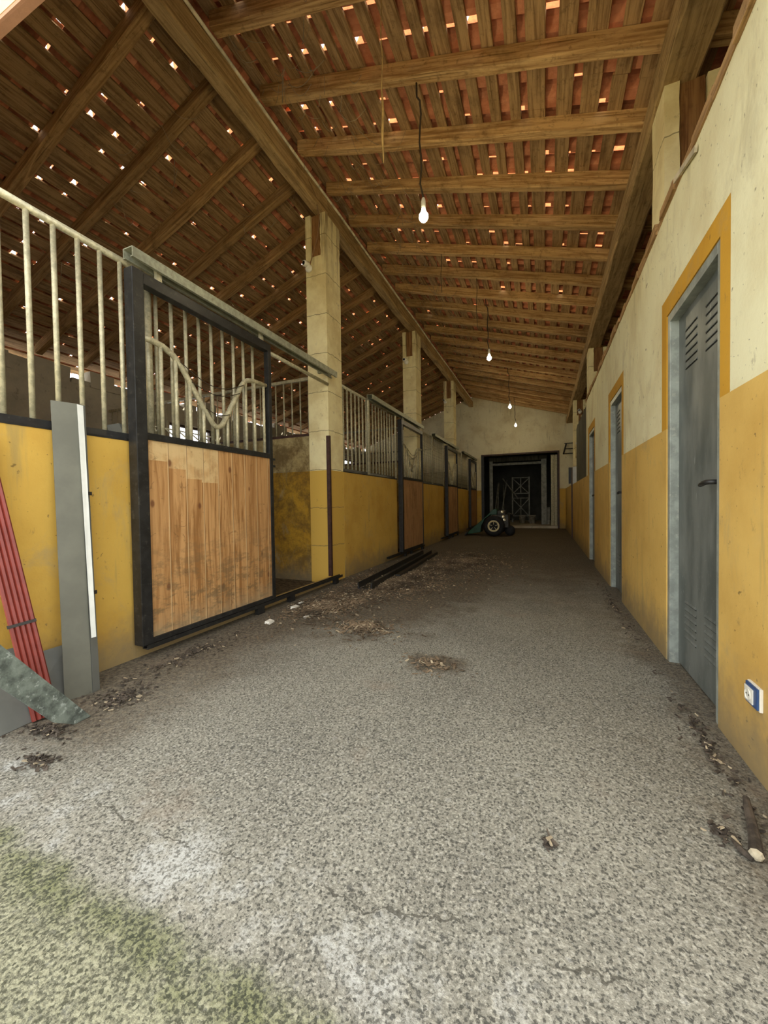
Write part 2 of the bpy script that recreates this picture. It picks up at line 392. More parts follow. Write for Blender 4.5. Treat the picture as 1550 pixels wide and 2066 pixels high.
    dl = k.math('MAXIMUM', dl, k.ramp(sr, 1.15, 0.6))
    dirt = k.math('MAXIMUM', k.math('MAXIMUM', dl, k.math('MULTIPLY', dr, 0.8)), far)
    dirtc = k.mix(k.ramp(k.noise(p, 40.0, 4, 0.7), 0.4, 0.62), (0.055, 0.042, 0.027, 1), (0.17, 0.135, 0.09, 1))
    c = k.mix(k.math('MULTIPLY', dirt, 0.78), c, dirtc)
    rs = k.math('MULTIPLY', k.ramp(k.noise(k.scale(p, (1, 1.0, 1)), 1.9, 5, 0.7), 0.56, 0.72), 0.3)
    c = k.mix(rs, c, (0.26, 0.19, 0.13, 1))
    # stable bedding floor
    inst = k.math('LESS_THAN', x, XL - 0.12)
    c = k.mix(inst, c, k.mix(k.ramp(g2, 0.4, 0.62), (0.045, 0.033, 0.02, 1), (0.14, 0.105, 0.06, 1)))
    # hairline cracks running across the threshold
    cy = k.math('ADD', y, k.math('MULTIPLY', k.math('SUBTRACT', k.noise(p, 2.6, 5, 0.65), 0.5), 0.30))
    cl = k.math('ADD', cy, k.math('MULTIPLY', x, -0.065))
    crack = k.math('LESS_THAN', k.math('ABSOLUTE', k.math('SUBTRACT', cl, 0.875)), 0.0032)
    crack = k.math('MULTIPLY', crack, k.ramp(k.noise(p, 3.3, 3, 0.6), 0.42, 0.52))
    c = k.mix(k.math('MULTIPLY', crack, 0.75), c, (0.07, 0.065, 0.05, 1))
    # unseen yard, added as dry grass that bounces sunlight into the aisle
    yard = k.ramp(k.math('ADD', y, k.math('MULTIPLY', dn, 0.8)), -1.6, -2.2)
    c = k.mix(yard, c, k.mix(k.ramp(g2, 0.4, 0.6), (0.26, 0.22, 0.11, 1), (0.46, 0.39, 0.22, 1)))
    hb = k.math('ADD', g1, k.math('MULTIPLY', g2, 0.5))
    k.bump(hb, 0.7, 0.006)
    return k.out(c)
M['floor'] = floor_mat()

# ------------------------------------------------------------------ mesh helpers
class MB:
    def __init__(s): s.bm = bmesh.new()
    def box(s, lo, hi, jit=0.0, cuts=None):
        x0, y0, z0 = lo; x1, y1, z1 = hi
        vs = [s.bm.verts.new((x + random.uniform(-jit, jit), y + random.uniform(-jit, jit), z + random.uniform(-jit, jit)))
              for x in (x0, x1) for y in (y0, y1) for z in (z0, z1)]
        for f in ((0, 1, 3, 2), (4, 6, 7, 5), (0, 4, 5, 1), (2, 3, 7, 6), (0, 2, 6, 4), (1, 5, 7, 3)):
            s.bm.faces.new([vs[i] for i in f])
        return s
    def hexa(s, pts):     # 8 points: bottom ring 0-3, top ring 4-7
        vs = [s.bm.verts.new(p) for p in pts]
        for f in ((3, 2, 1, 0), (4, 5, 6, 7), (0, 1, 5, 4), (1, 2, 6, 5), (2, 3, 7, 6), (3, 0, 4, 7)):
            s.bm.faces.new([vs[i] for i in f])
        return s
    def loft(s, rings, close=True, cap=True):
        vr = [[s.bm.verts.new(p) for p in r] for r in rings]
        n = len(vr[0])
        for a, b in zip(vr, vr[1:]):
            for i in range(n if close else n - 1):
                j = (i + 1) % n
                s.bm.faces.new((a[i], a[j], b[j], b[i]))
        if cap and close:
            s.bm.faces.new(vr[0][::-1]); s.bm.faces.new(vr[-1])
        return s
    def bar(s, p0, p1, w, h, roll=0.0):      # rectangular bar between two points
        p0, p1 = Vector(p0), Vector(p1); d = (p1 - p0).normalized()
        a = Vector((0, 0, 1)) if abs(d.z) < 0.95 else Vector((1, 0, 0))
        u = d.cross(a).normalized(); v = u.cross(d)
        if roll:
            q = Matrix.Rotation(roll, 3, d); u = q @ u; v = q @ v
        ring = lambda c: [c + u * (w / 2 * i) + v * (h / 2 * j) for i, j in ((-1, -1), (1, -1), (1, 1), (-1, 1))]
        return s.loft([ring(p0), ring(p1)])
    def tube(s, pts, r, n=10, cap=True):
        pts = [Vector(p) for p in pts]; rings = []; prev = None
        for i, p in enumerate(pts):
            d = (pts[min(i + 1, len(pts) - 1)] - pts[max(i - 1, 0)]).normalized()
            a = prev if prev is not None else (Vector((0, 0, 1)) if abs(d.z) < 0.9 else Vector((1, 0, 0)))
            u = (a - d * a.dot(d))
            if u.length < 1e-5: u = d.orthogonal()
            u.normalize(); v = d.cross(u); prev = u
            rr = r[i] if isinstance(r, (list, tuple)) else r
            rings.append([p + (u * math.cos(t) + v * math.sin(t)) * rr for t in [2 * math.pi * k / n for k in range(n)]])
        return s.loft(rings, True, cap)
    def lathe(s, origin, axis, prof, n=24):   # prof: list of (radius, along)
        o = Vector(origin); ax = Vector(axis).normalized(); u = ax.orthogonal().normalized(); v = ax.cross(u)
        rings = [[o + ax * h + (u * math.cos(t) + v * math.sin(t)) * max(r, 1e-4) for t in [2 * math.pi * k / n for k in range(n)]] for r, h in prof]
        return s.loft(rings)
    def prism(s, poly, axis, a, b):           # polygon in the plane across axis, from a to b
        def P(q, h):
            if axis == 'x': return (h, q[0], q[1])
            if axis == 'y': return (q[0], h, q[1])
            return (q[0], q[1], h)
        return s.loft([[P(q, a) for q in poly], [P(q, b) for q in poly]])
    def build(s, name, mat, parent=None, bevel=0.0, smooth=False, org=None):
        bmesh.ops.recalc_face_normals(s.bm, faces=s.bm.faces)
        if bevel:
            bmesh.ops.bevel(s.bm, geom=[e for e in s.bm.edges if e.calc_face_angle(0) > 0.6], offset=bevel, segments=2, affect='EDGES', profile=0.6)
        o_off = Vector((0, 0, 0))
        if parent is not None: o_off = parent.matrix_basis.translation if parent.parent is None else OFF.get(parent.name, Vector())
        if org is not None: o_off = Vector(org)
        if o_off.length: bmesh.ops.translate(s.bm, verts=s.bm.verts, vec=-o_off)
        me = bpy.data.meshes.new(name); s.bm.to_mesh(me); s.bm.free()
        if smooth:
            for p in me.polygons: p.use_smooth = True
        mats = mat if isinstance(mat, (list, tuple)) else [mat]
        for m in mats: me.materials.append(m)
        o = bpy.data.objects.new(name, me); COL.objects.link(o)
        if parent is not None: o.parent = parent
        elif org is not None: o.location = org
        OFF[o.name] = o_off
        return o
OFF = {}
def tag(o, label=None, cat=None, group=None, kind=None):
    if label: o['label'] = label
    if cat: o['category'] = cat
    if group: o['group'] = group
    if kind: o['kind'] = kind
    return o
def thing(name, label, cat, loc=(0, 0, 0), group=None):
    o = bpy.data.objects.new(name, None); COL.objects.link(o); o.location = loc
    o.empty_display_size = 0.1
    OFF[o.name] = Vector(loc)
    return tag(o, label, cat, group)
def inst(src, parent, delta):          # another part with the same mesh, moved by delta
    c = src.copy(); COL.objects.link(c); c.parent = parent; c.location = Vector(delta); OFF[c.name] = OFF[src.name]
    return c
def raw(name, verts, faces, mats, idx=None, parent=None):
    me = bpy.data.meshes.new(name); me.from_pydata(verts, [], faces); me.update()
    for m in mats: me.materials.append(m)
    if idx: me.polygons.foreach_set('material_index', idx)
    o = bpy.data.objects.new(name, me); COL.objects.link(o)
    if parent: o.parent = parent
    OFF[o.name] = Vector()
    return o
ORD = ['nearest', 'second', 'third', 'fourth', 'fifth', 'sixth', 'seventh', 'eighth', 'ninth', 'tenth', 'eleventh', 'twelfth',
       'thirteenth', 'fourteenth', 'fifteenth', 'sixteenth', 'seventeenth', 'eighteenth', 'nineteenth', 'twentieth', 'twenty-first', 'twenty-second', 'twenty-third', 'twenty-fourth']

# ================================================================== SETTING
# floor (continues outside in front of the door and into the store room)
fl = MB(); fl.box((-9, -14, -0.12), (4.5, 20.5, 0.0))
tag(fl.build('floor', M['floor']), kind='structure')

# right wall with three door openings
w = MB(); T = 0.14; ZT = 2.76; DZ = 2.115
ys = [1.0]
for a, b in DOORS: ys += [a, b]
ys.append(7.77)
for i in range(0, len(ys), 2): w.box((XR, ys[i], 0), (XR + T, ys[i + 1], ZT))
for a, b in DOORS: w.box((XR, a, DZ), (XR + T, b, ZT))
w.box((XR, 7.77, 0), (XR + T, YB, STRIPE))
tag(w.build('wall_right', M['wall_right']), kind='structure')
# crumbling mortar edge along the top of the right wall
t = MB()
yy = 1.0
while yy < 7.7:
    ln = random.uniform(0.12, 0.3)
    t.box((XR - random.uniform(0.004, 0.02), yy, ZT - 0.015), (XR + T + 0.01, min(yy + ln, 7.77), ZT + random.uniform(0.02, 0.05)), 0.006)
    yy += ln
tag(t.build('trim_1', M['plank']), kind='structure')
# outer walls
o = MB(); o.box((XE, YF, 0), (XE + 0.2, YB + 0.2, 3.25)); tag(o.build('wall_outer_right', M['outer_wall']), kind='structure')
WINS = [2.42, 6.12, 9.75, 13.38]; WZ0, WZ1, WH = 1.85, 2.72, 0.56
w = MB(); y = YF
for c in WINS:
    w.box((XW - 0.2, y, 0), (XW, c - WH, 3.02)); w.box((XW - 0.2, c - WH, 0), (XW, c + WH, WZ0)); w.box((XW - 0.2, c - WH, WZ1), (XW, c + WH, 3.02)); y = c + WH
w.box((XW - 0.2, y, 0), (XW, YB + 0.2, 3.02))
# rough mortar bedding along the roof
yy = YF
while yy < YB:
    ln = random.uniform(0.18, 0.5)
    w.box((XW - 0.2, yy, 3.0), (XW + random.uniform(-0.02, 0.03), yy + ln, random.uniform(3.05, 3.30)), 0.015)
    yy += ln
tag(w.build('wall_left', M['outer_wall']), kind='structure')
for i, c in enumerate(WINS):
    f = MB()
    f.box((XW - 0.13, c - WH, WZ0), (XW - 0.07, c + WH, WZ0 + 0.05)); f.box((XW - 0.13, c - WH, WZ1 - 0.05), (XW - 0.07, c + WH, WZ1))
    f.box((XW - 0.13, c - WH, WZ0 + 0.05), (XW - 0.07, c - WH + 0.05, WZ1 - 0.05)); f.box((XW - 0.13, c + WH - 0.05, WZ0 + 0.05), (XW - 0.07, c + WH, WZ1 - 0.05))
    ww = tag(f.build('window_%d' % (i + 1), M['brown_steel']), kind='structure')
    g = MB()
    for q in (-0.28, 0.0, 0.28): g.box((XW - 0.11, c + q - 0.012, WZ0 + 0.05), (XW - 0.09, c + q + 0.012, WZ1 - 0.05))
    g.build('window_bars', M['brown_steel'], ww)
# front wall: closed over the stalls and the rooms, lintel over the aisle
w = MB()
w.box((XW - 0.2, 0.80, 0), (-2.95, YF, 3.14)); w.box((0.95, 0.80, 0), (XE + 0.2, YF, 3.14))
def topz(x): return (zl(x) if x < -2.58 else zr(x)) + 0.12
for a, b in ((XW - 0.2, -2.58), (-2.58, XE + 0.2)):
    za, zb = topz(a + 1e-4), topz(b - 1e-4)
    w.hexa([(a, 0.955, 3.145), (b, 0.955, 3.145), (b, 1.0, 3.145), (a, 1.0, 3.145), (a, 0.955, za), (b, 0.955, zb), (b, 1.0, zb), (a, 1.0, za)])
tag(w.build('wall_front', M['front_wall']), kind='structure')
tag(MB().box((-2.95, 0.957, 3.13), (0.95, 1.0, 3.145), 0.002).build('trim_3', M['lintel_edge']), kind='structure')
# far wall with the store-room doorway
w = MB(); DX0, DX1, DH = -2.2, 0.48, 2.74
w.box((XW, YB, 0), (DX0, YB + 0.2, DH)); w.box((DX1, YB, 0), (XE, YB + 0.2, DH))
for a, b in ((XW, -2.58), (-2.58, XE)):
    za, zb = topz(a + 1e-4) + 0.02, topz(b - 1e-4) + 0.02
    w.hexa([(a, YB, DH), (b, YB, DH), (b, YB + 0.2, DH), (a, YB + 0.2, DH), (a, YB, za), (b, YB, zb), (b, YB + 0.2, zb), (a, YB + 0.2, za)])
tag(w.build('wall_back', M['wall_back']), kind='structure')
# store room behind
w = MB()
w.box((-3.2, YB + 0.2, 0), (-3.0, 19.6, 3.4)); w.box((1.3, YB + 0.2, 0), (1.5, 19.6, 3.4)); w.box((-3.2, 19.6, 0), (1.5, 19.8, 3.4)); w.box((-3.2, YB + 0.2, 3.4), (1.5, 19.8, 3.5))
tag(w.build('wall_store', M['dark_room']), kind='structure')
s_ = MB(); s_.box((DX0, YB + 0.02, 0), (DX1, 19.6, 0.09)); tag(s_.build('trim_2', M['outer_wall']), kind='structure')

# stall front walls (low, painted yellow) and kerbs
DOORY = [(1.66, 3.0), (6.60, 7.95), (10.17, 11.52), (13.68, 15.03)]
FENCE = [(0.84, 2.95), (4.60, 6.62), (8.22, 10.20), (11.87, 13.72)]
COLY = [4.22, 7.85, 11.50]
w = MB()
for a, b in FENCE: w.box((XL - 0.14, a, 0), (XL, b, STRIPE))
w.box((XL - 0.14, 15.02, 0), (XL, YB, STRIPE))
for a, b in ((2.95, 4.22), (6.62, 7.85), (10.20, 11.5), (13.72, 15.02)): w.box((XL - 0.03, a + 0.003, 0), (XL, b - 0.003, 0.075))
tag(w.build('wall_stall_front', M['wall_stall']), kind='structure')
# stall partitions
for i, y in enumerate(COLY):
    w = MB(); w.box((XW, y + 0.03, 0), (XL - 0.30, y + 0.19, 1.885))
    tag(w.build('wall_partition_%d' % (i + 1), M['wall_part']), kind='structure')

# ------------------------------------------------------------------ roof: clay tiles over open boarding
def roof_side(sign, y0, y1, s_end, ridge_x, zfun, slope, P, p0, closed, big, fade):
    """sign +1 = right slope. s runs from the ridge down the slope (horizontal distance)."""
    cosr = 1 / math.sqrt(1 + slope * slope); nz = cosr; nx = -slope * cosr      # unit normal
    def pt(s, y, h):
        x = ridge_x + sign * s; z = zfun(x) + RH
        return (x + nx * h, y, z + nz * h)
    boards = MB(); gaps = []; s = 0.02
    while s < s_end:
        bw = random.choice((0.085, 0.10, 0.115, 0.13)); gp = random.uniform(0.045, 0.085) if sign > 0 else random.uniform(0.038, 0.062)
        if sign < 0: bw += 0.045
        y = y0
        while y < y1:
            L = random.uniform(2.2, 4.4); e = min(y + L, y1)
            d0, d1 = random.uniform(-0.012, 0.012), random.uniform(-0.012, 0.012); lift = random.uniform(0, 0.004)
            q = [pt(s + d0, y, lift), pt(s + bw + d0, y, lift), pt(s + bw + d1, e - 0.004, lift), pt(s + d1, e - 0.004, lift),
                 pt(s + d0, y, lift + 0.022), pt(s + bw + d0, y, lift + 0.022), pt(s + bw + d1, e - 0.004, lift + 0.022), pt(s + d1, e - 0.004, lift + 0.022)]
            boards.hexa(q); y = e
        gaps.append((s + bw, s + bw + gp)); s += bw + gp
    # tile skin: one cell per board gap and tile width, each cell a rounded barrel with a slit at its far edge
    V, F, I = [], [], []
    TH = 0.030
    edges = [-0.05] + [0.5 * (a + b) - 0.02 - 0.03 for a, b in gaps] + [s_end + 0.05]
    cells = []; prev = -0.05
    for a, b in gaps:
        mid0, mid1 = a - (0.025 if sign > 0 else 0.012), b + (0.02 if sign > 0 else 0.012)
        if mid0 > prev: cells.append((prev, mid0, False))
        cells.append((mid0, mid1, True)); prev = mid1
    if prev < s_end + 0.1: cells.append((prev, s_end + 0.1, False))
    def quad(a, b, c, d, m):
        n = len(V); V.extend((a, b, c, d)); F.append((n, n + 1, n + 2, n + 3)); I.append(m)
    prof = [(0.0, 0.0), (0.02, 0.030), (0.055, 0.050), (0.09, 0.050), (0.125, 0.030), (0.145, 0.0)]
    ny = int((y1 - p0) / P)
    for j in range(ny):
        yb = p0 + j * P
        rowj = random.uniform(-0.008, 0.008)
        for (sa, sb, isgap) in cells:
            wslit = 0.0
            if isgap and ridge_x + sign * sb < 0.95:
                q = random.random(); yc_ = yb + P
                shut = closed + (0.95 - closed) * min(1, max(0, (yc_ - fade[0]) / (fade[1] - fade[0])))
                wslit = 0.0 if q < shut else (random.uniform(0.010, 0.024) if q < shut + (1 - shut) * (1 - big) else random.uniform(0.032, 0.055))
            end = P - wslit
            pr = [(u + rowj * 0, TH + hh) for u, hh in prof] + [(end, TH)]
            for (u0, h0), (u1, h1) in zip(pr, pr[1:]):
                quad(pt(sa, yb + u0, h0), pt(sb, yb + u0, h0), pt(sb, yb + u1, h1), pt(sa, yb + u1, h1), 0)
            if wslit > 0:
                # added bounce plate behind the slit catches daylight, in place of a tile rim
                quad(pt(sa, yb + P, TH), pt(sb, yb + P, TH), pt(sb, yb + P + 0.03, TH + 0.15), pt(sa, yb + P + 0.03, TH + 0.15), 1)
                if random.random() < 0.6:
                    sm = sa + (sb - sa) * random.uniform(0.35, 0.8)
                    quad(pt(sm, yb + end, TH + 0.002), pt(sb, yb + end, TH + 0.002), pt(sb, yb + P, TH + 0.002), pt(sm, yb + P, TH + 0.002), 0)
        # course joints: a lip every tile length
    ss = 0.0
    return boards, V, F, I
RIDGE = -2.58
bR, vR, fR, iR = roof_side(1, 0.85, YB + 0.2, XE + 0.35 - RIDGE, RIDGE, zr, SR, 0.235, 0.785, 0.42, 0.5, (4.4, 6.6))
bL, vL, fL, iL = roof_side(-1, 0.85, YB + 0.2, RIDGE - (XW - 0.35), RIDGE, zl, SL, 0.217, 0.818, 0.52, 0.72, (6.0, 15.0))
n = len(vR)
roof = raw('ceiling', vR + vL, fR + [tuple(i + n for i in f) for f in fL], [M['tile'], M['tile_bounce']], iR + iL)
tag(roof, kind='structure')
bR.build('roof_boards', M['plank'], roof); bL.build('roof_boards', M['plank'], roof)
rc = MB(); rz = zr(RIDGE) + RH
rc.loft([[(RIDGE - 0.22, y, rz - 0.03), (RIDGE - 0.1, y, rz + 0.1), (RIDGE + 0.1, y, rz + 0.12), (RIDGE + 0.22, y, rz + 0.0), (RIDGE + 0.2, y, rz + 0.09), (RIDGE, y, rz + 0.2), (RIDGE - 0.2, y, rz + 0.07)] for y in (0.85, YB + 0.2)])
rc.build('ridge_cap', M['tile'], roof)

# ------------------------------------------------------------------ metal doors in the right wall
def metal_door(i, y0, y1):
    xf = XR + 0.006
    m = MB(); m.box((XR + 0.052, y0 + 0.045, 0.012), (XR + 0.092, y1 - 0.045, DZ - 0.05))
    d = tag(m.build('door_%d' % i, M['door']), kind='structure')
    f = MB()
    f.box((xf, y0, 0), (XR + 0.10, y0 + 0.045, DZ)); f.box((xf, y1 - 0.045, 0), (XR + 0.10, y1, DZ)); f.box((xf, y0 + 0.045, DZ - 0.05), (XR + 0.10, y1 - 0.045, DZ))
    f.build('door_frame', M['door_frame'], d, 0.003)
    L = MB(); B = MB(); yc0 = y0 + 0.045
    wd = y1 - y0 - 0.09
    for c in (0.27, 0.70):
        for k in range(6):
            for (zb, zs) in ((1.735, 0.043), (0.20, 0.040)):
                z = zb + k * zs; ya, yb = yc0 + wd * (c - 0.13), yc0 + wd * (c + 0.13)
                B.box((XR + 0.0508, ya, z - 0.003), (XR + 0.0525, yb, z + 0.002))
                L.prism([(XR + 0.052, z + 0.014), (XR + 0.047, z + 0.003), (XR + 0.047, z + 0.002), (XR + 0.052, z + 0.006)], 'y', ya, yb)
    L.build('louvres', M['door'], d); B.build('louvre_slots', M['slot'], d)
    h = MB(); yh = y0 + 0.105; zh = 1.075; xs = XR + 0.052
    h.box((xs - 0.008, yh - 0.022, zh - 0.15), (xs, yh + 0.022, zh + 0.07))
    hp = h.build('handle_plate', M['black'], d, 0.004)
    lv = MB(); lv.tube([(xs - 0.005, yh, zh), (xs - 0.05, yh, zh), (xs - 0.058, yh + 0.02, zh), (xs - 0.056, yh + 0.07, zh - 0.004), (xs - 0.05, yh + 0.12, zh - 0.01), (xs - 0.045, yh + 0.135, zh - 0.012)],
                       [0.011, 0.011, 0.012, 0.012, 0.010, 0.005], 12)
    lv.build('door_handle', M['black'], hp, 0, True)
    lk = MB(); lk.lathe((xs - 0.014, yh, zh - 0.09), (1, 0, 0), [(0.009, 0), (0.009, 0.01)], 14); lk.build('lock_cylinder', M['chrome'], hp)
for i, (a, b) in enumerate(DOORS): metal_door(i + 1, a, b)

# ================================================================== TIMBER FRAME
def rafter(name, y, x0, x1, zfun, mat, label, group):
    m = MB(); n = 14; wob = random.uniform(0, 6); amp = random.uniform(0.003, 0.010)
    rings = []
    for k in range(n + 1):
        x = x0 + (x1 - x0) * k / n; dz = amp * math.sin(wob + k * 0.7); dy = amp * math.cos(wob * 1.7 + k * 0.5)
        z = zfun(x)
        c = 0.010 + 0.006 * math.sin(k * 1.3 + wob)
        rings.append([(x, y - 0.09 + dy, z + c + dz), (x, y - 0.09 + dy + c, z + dz), (x, y + dy - c, z + dz), (x, y + dy, z + c + dz), (x, y + dy, z + RH), (x, y - 0.09 + dy, z + RH)])
    m.loft(rings)
    o = m.build(name, mat, None, org=(0.5 * (x0 + x1), y - 0.045, zfun(0.5 * (x0 + x1))))
    return tag(o, label, 'rafter', group)
yk = 2.535; i = 0
while yk < YB - 0.05:
    e = {0: 'nearest, at the very top', 1: 'carrying the nearest bulb cord'}.get(i, '%s from the front' % ORD[i])
    rafter('rafter', yk, -2.50, XE, zr, M['rafter'], 'light brown timber rafter on right roof slope, %s' % e, 'rafters of the right roof slope')
    yk += 0.605; i += 1
yk = 2.20; i = 0
while yk < YB - 0.05:
    e = {0: 'nearest in view'}.get(i, '%s from the front' % ORD[i])
    rafter('rafter', yk, XW + 0.02, -2.66, zl, M['rafter_left'], 'shaded timber rafter on the left roof slope, %s' % e, 'rafters of the left roof slope')
    yk += 0.615; i += 1

def long_beam(name, x0, x1, y0, y1, z0, z1, label, cat, group, mat):
    m = MB(); n = 16; w0 = random.uniform(0, 6); rings = []
    for k in range(n + 1):
        y = y0 + (y1 - y0) * k / n; d = 0.006 * math.sin(w0 + k * 0.8); c = 0.014 + 0.006 * math.sin(w0 + 1.9 * k)
        rings.append([(x0 + d, y, z0 + c), (x0 + c + d, y, z0 + d), (x1 - c + d, y, z0 + d), (x1 + d, y, z0 + c), (x1 + d, y, z1 - c), (x1 - c + d, y, z1), (x0 + c + d, y, z1), (x0 + d, y, z1 - c)])
    m.loft(rings)
    return tag(m.build(name, mat, None, org=(0.5 * (x0 + x1), 0.5 * (y0 + y1), z0)), label, cat, group)
RB = [(1.01, 4.33), (4.34, 7.94), (7.95, 11.60), (11.61, YB - 0.01)]
rl = ['running from the entrance to the nearest tall post', 'between the nearest and the second tall post', 'between the second and third tall post', 'from the third tall post to the far wall']
for (a, b), l in zip(RB, rl):
    long_beam('ridge_beam', -2.665, -2.525, a, b, 4.65, 4.895, 'heavy brown ridge beam ' + l, 'beam', 'ridge beams', M['beam'])
for (a, b), l in zip([(1.01, 3.26), (3.27, 8.02), (8.03, YB - 0.01)], ['nearest the entrance', 'between the two posts standing over the door wall', 'at the far end beyond the metal doors']):
    long_beam('eave_beam', 0.72, 0.94, a, b, 3.72, 3.935, 'wide brown timber plate beam above the right wall, ' + l, 'beam', 'eave beams', M['beam'])

# concrete posts with a notched head that holds the beam
def post(x0, x1, y0, y1, ztop, notch_z, label, group, z0=0.0, low=None):
    t = thing('concrete_post', label, 'post', ((x0 + x1) / 2, (y0 + y1) / 2, z0), group)
    wx = x1 - x0; a, b = x0 + wx * 0.27, x0 + wx * 0.75
    m = MB()
    def sh(p, q):
        n = 8; rings = []
        for k in range(n + 1):
            z = p[2] + (q[2] - p[2]) * k / n
            j = lambda: random.uniform(-0.003, 0.003)
            rings.append([(p[0] + j(), p[1] + j(), z), (q[0] + j(), p[1] + j(), z), (q[0] + j(), q[1] + j(), z), (p[0] + j(), q[1] + j(), z)])
        m.loft(rings)
    if z0 < notch_z: sh((x0, y0, z0), (x1, y1, notch_z))
    sh((x0, y0, notch_z), (a, y1, ztop)); sh((b, y0, notch_z), (x1, y1, ztop - 0.01)); sh((a, y1 - 0.08, notch_z), (b, y1, ztop - 0.05))
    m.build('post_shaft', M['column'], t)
    s = MB(); s.box((a + 0.004, y0 + 0.025, notch_z), (b - 0.004, y1 - 0.08, ztop - 0.0), 0.003); s.build('timber_stub', M['stub'], t)
    return t
for y, l in zip(COLY, ['nearest tall cream concrete post, standing in front of the open stall', 'second tall cream concrete post along the stall fronts', 'third tall cream concrete post along the stall fronts, by the far wall']):
    post(-2.79, XL, y, y + 0.365, 4.645, 4.12, l, 'tall posts under the ridge')
for y, l in zip((3.12, 7.86, 11.7), ['short pale post above the right wall, nearest the first metal door', 'pale concrete post where the high part of the right wall ends', 'pale concrete post beyond the metal doors carrying a cream box']):
    post(0.742, 1.05, y, y + 0.30, 3.72, 3.30 if y > 4 else 2.82, l, 'posts under the eave beam', 1.435 if y > 4 else 2.80)

# ================================================================== STALL FRONTS
RAILZ = 2.60
def grille(y0, y1, first, label):
    t = thing('stall_grille', label, 'grille', (XL - 0.03, (y0 + y1) / 2, STRIPE), 'bar grilles on the stall front walls')
    x = XL - 0.03
    MB().tube([(x, y0, RAILZ), (x, y1, RAILZ)], 0.021, 12).build('top_rail', M['galv'], t, 0, True)
    MB().prism([(x - 0.05, STRIPE), (x + 0.034, STRIPE), (x + 0.034, STRIPE + 0.012), (x + 0.022, STRIPE + 0.05), (x - 0.05, STRIPE + 0.05)], 'y', y0, y1).build('bottom_rail', M['black'], t)
    y = first; src = None; ybase = None
    while y < y1 - 0.02:
        if src is None:
            src = MB().tube([(x, y, STRIPE + 0.05), (x, y, RAILZ - 0.01)], 0.0135, 10).build('bar', M['galv'], t, 0, True); ybase = y
        else: inst(src, t, (0, y - ybase, 0))
        y += 0.122
    return t
FL = ['tall galvanised bar grille on the yellow wall beside the open stall, nearest the entrance', 'bar grille on the yellow wall just past the nearest tall post', 'bar grille on the yellow wall past the second tall post', 'bar grille on the yellow wall past the third tall post, by the far wall']
for (a, b), f, l in zip(FENCE, (0.947, 4.66, 8.30, 11.95), FL): grille(a, b, f, l)

def partition_grille(y, label, n):
    t = thing('partition_grille', label, 'grille', (-4.85, y + 0.11, 1.885), 'bar grilles on the stall partitions')
    x0, x1 = XW + 0.1, XL - 0.31; yc = y + 0.11
    MB().box((x0, yc - 0.02, 2.63), (x1, yc + 0.02, 2.67)).build('top_rail', M['galv'] if n == 0 else M['rod_back'], t, 0.004)
    MB().box((x0, yc - 0.03, 1.885), (x1, yc + 0.03, 1.93)).build('bottom_rail', M['brown_steel'], t, 0.004)
    src = None; k = 0; x = x1 - 0.05
    while x > x0:
        if src is None: src = MB().tube([(x, yc, 1.93), (x, yc, 2.635)], 0.010, 8).build('bar', M['galv'] if n == 0 else M['rod_back'], t, 0, True); xb = x
        else: inst(src, t, (x - xb, 0, 0))
        x -= 0.132
    return t
for i, (y, l) in enumerate(zip(COLY, ['bar grille on the partition wall of the open stall, beside the nearest tall post', 'dim bar grille on the partition behind the second tall post', 'dim bar grille on the partition behind the third tall post'])):
    partition_grille(y, l, i)

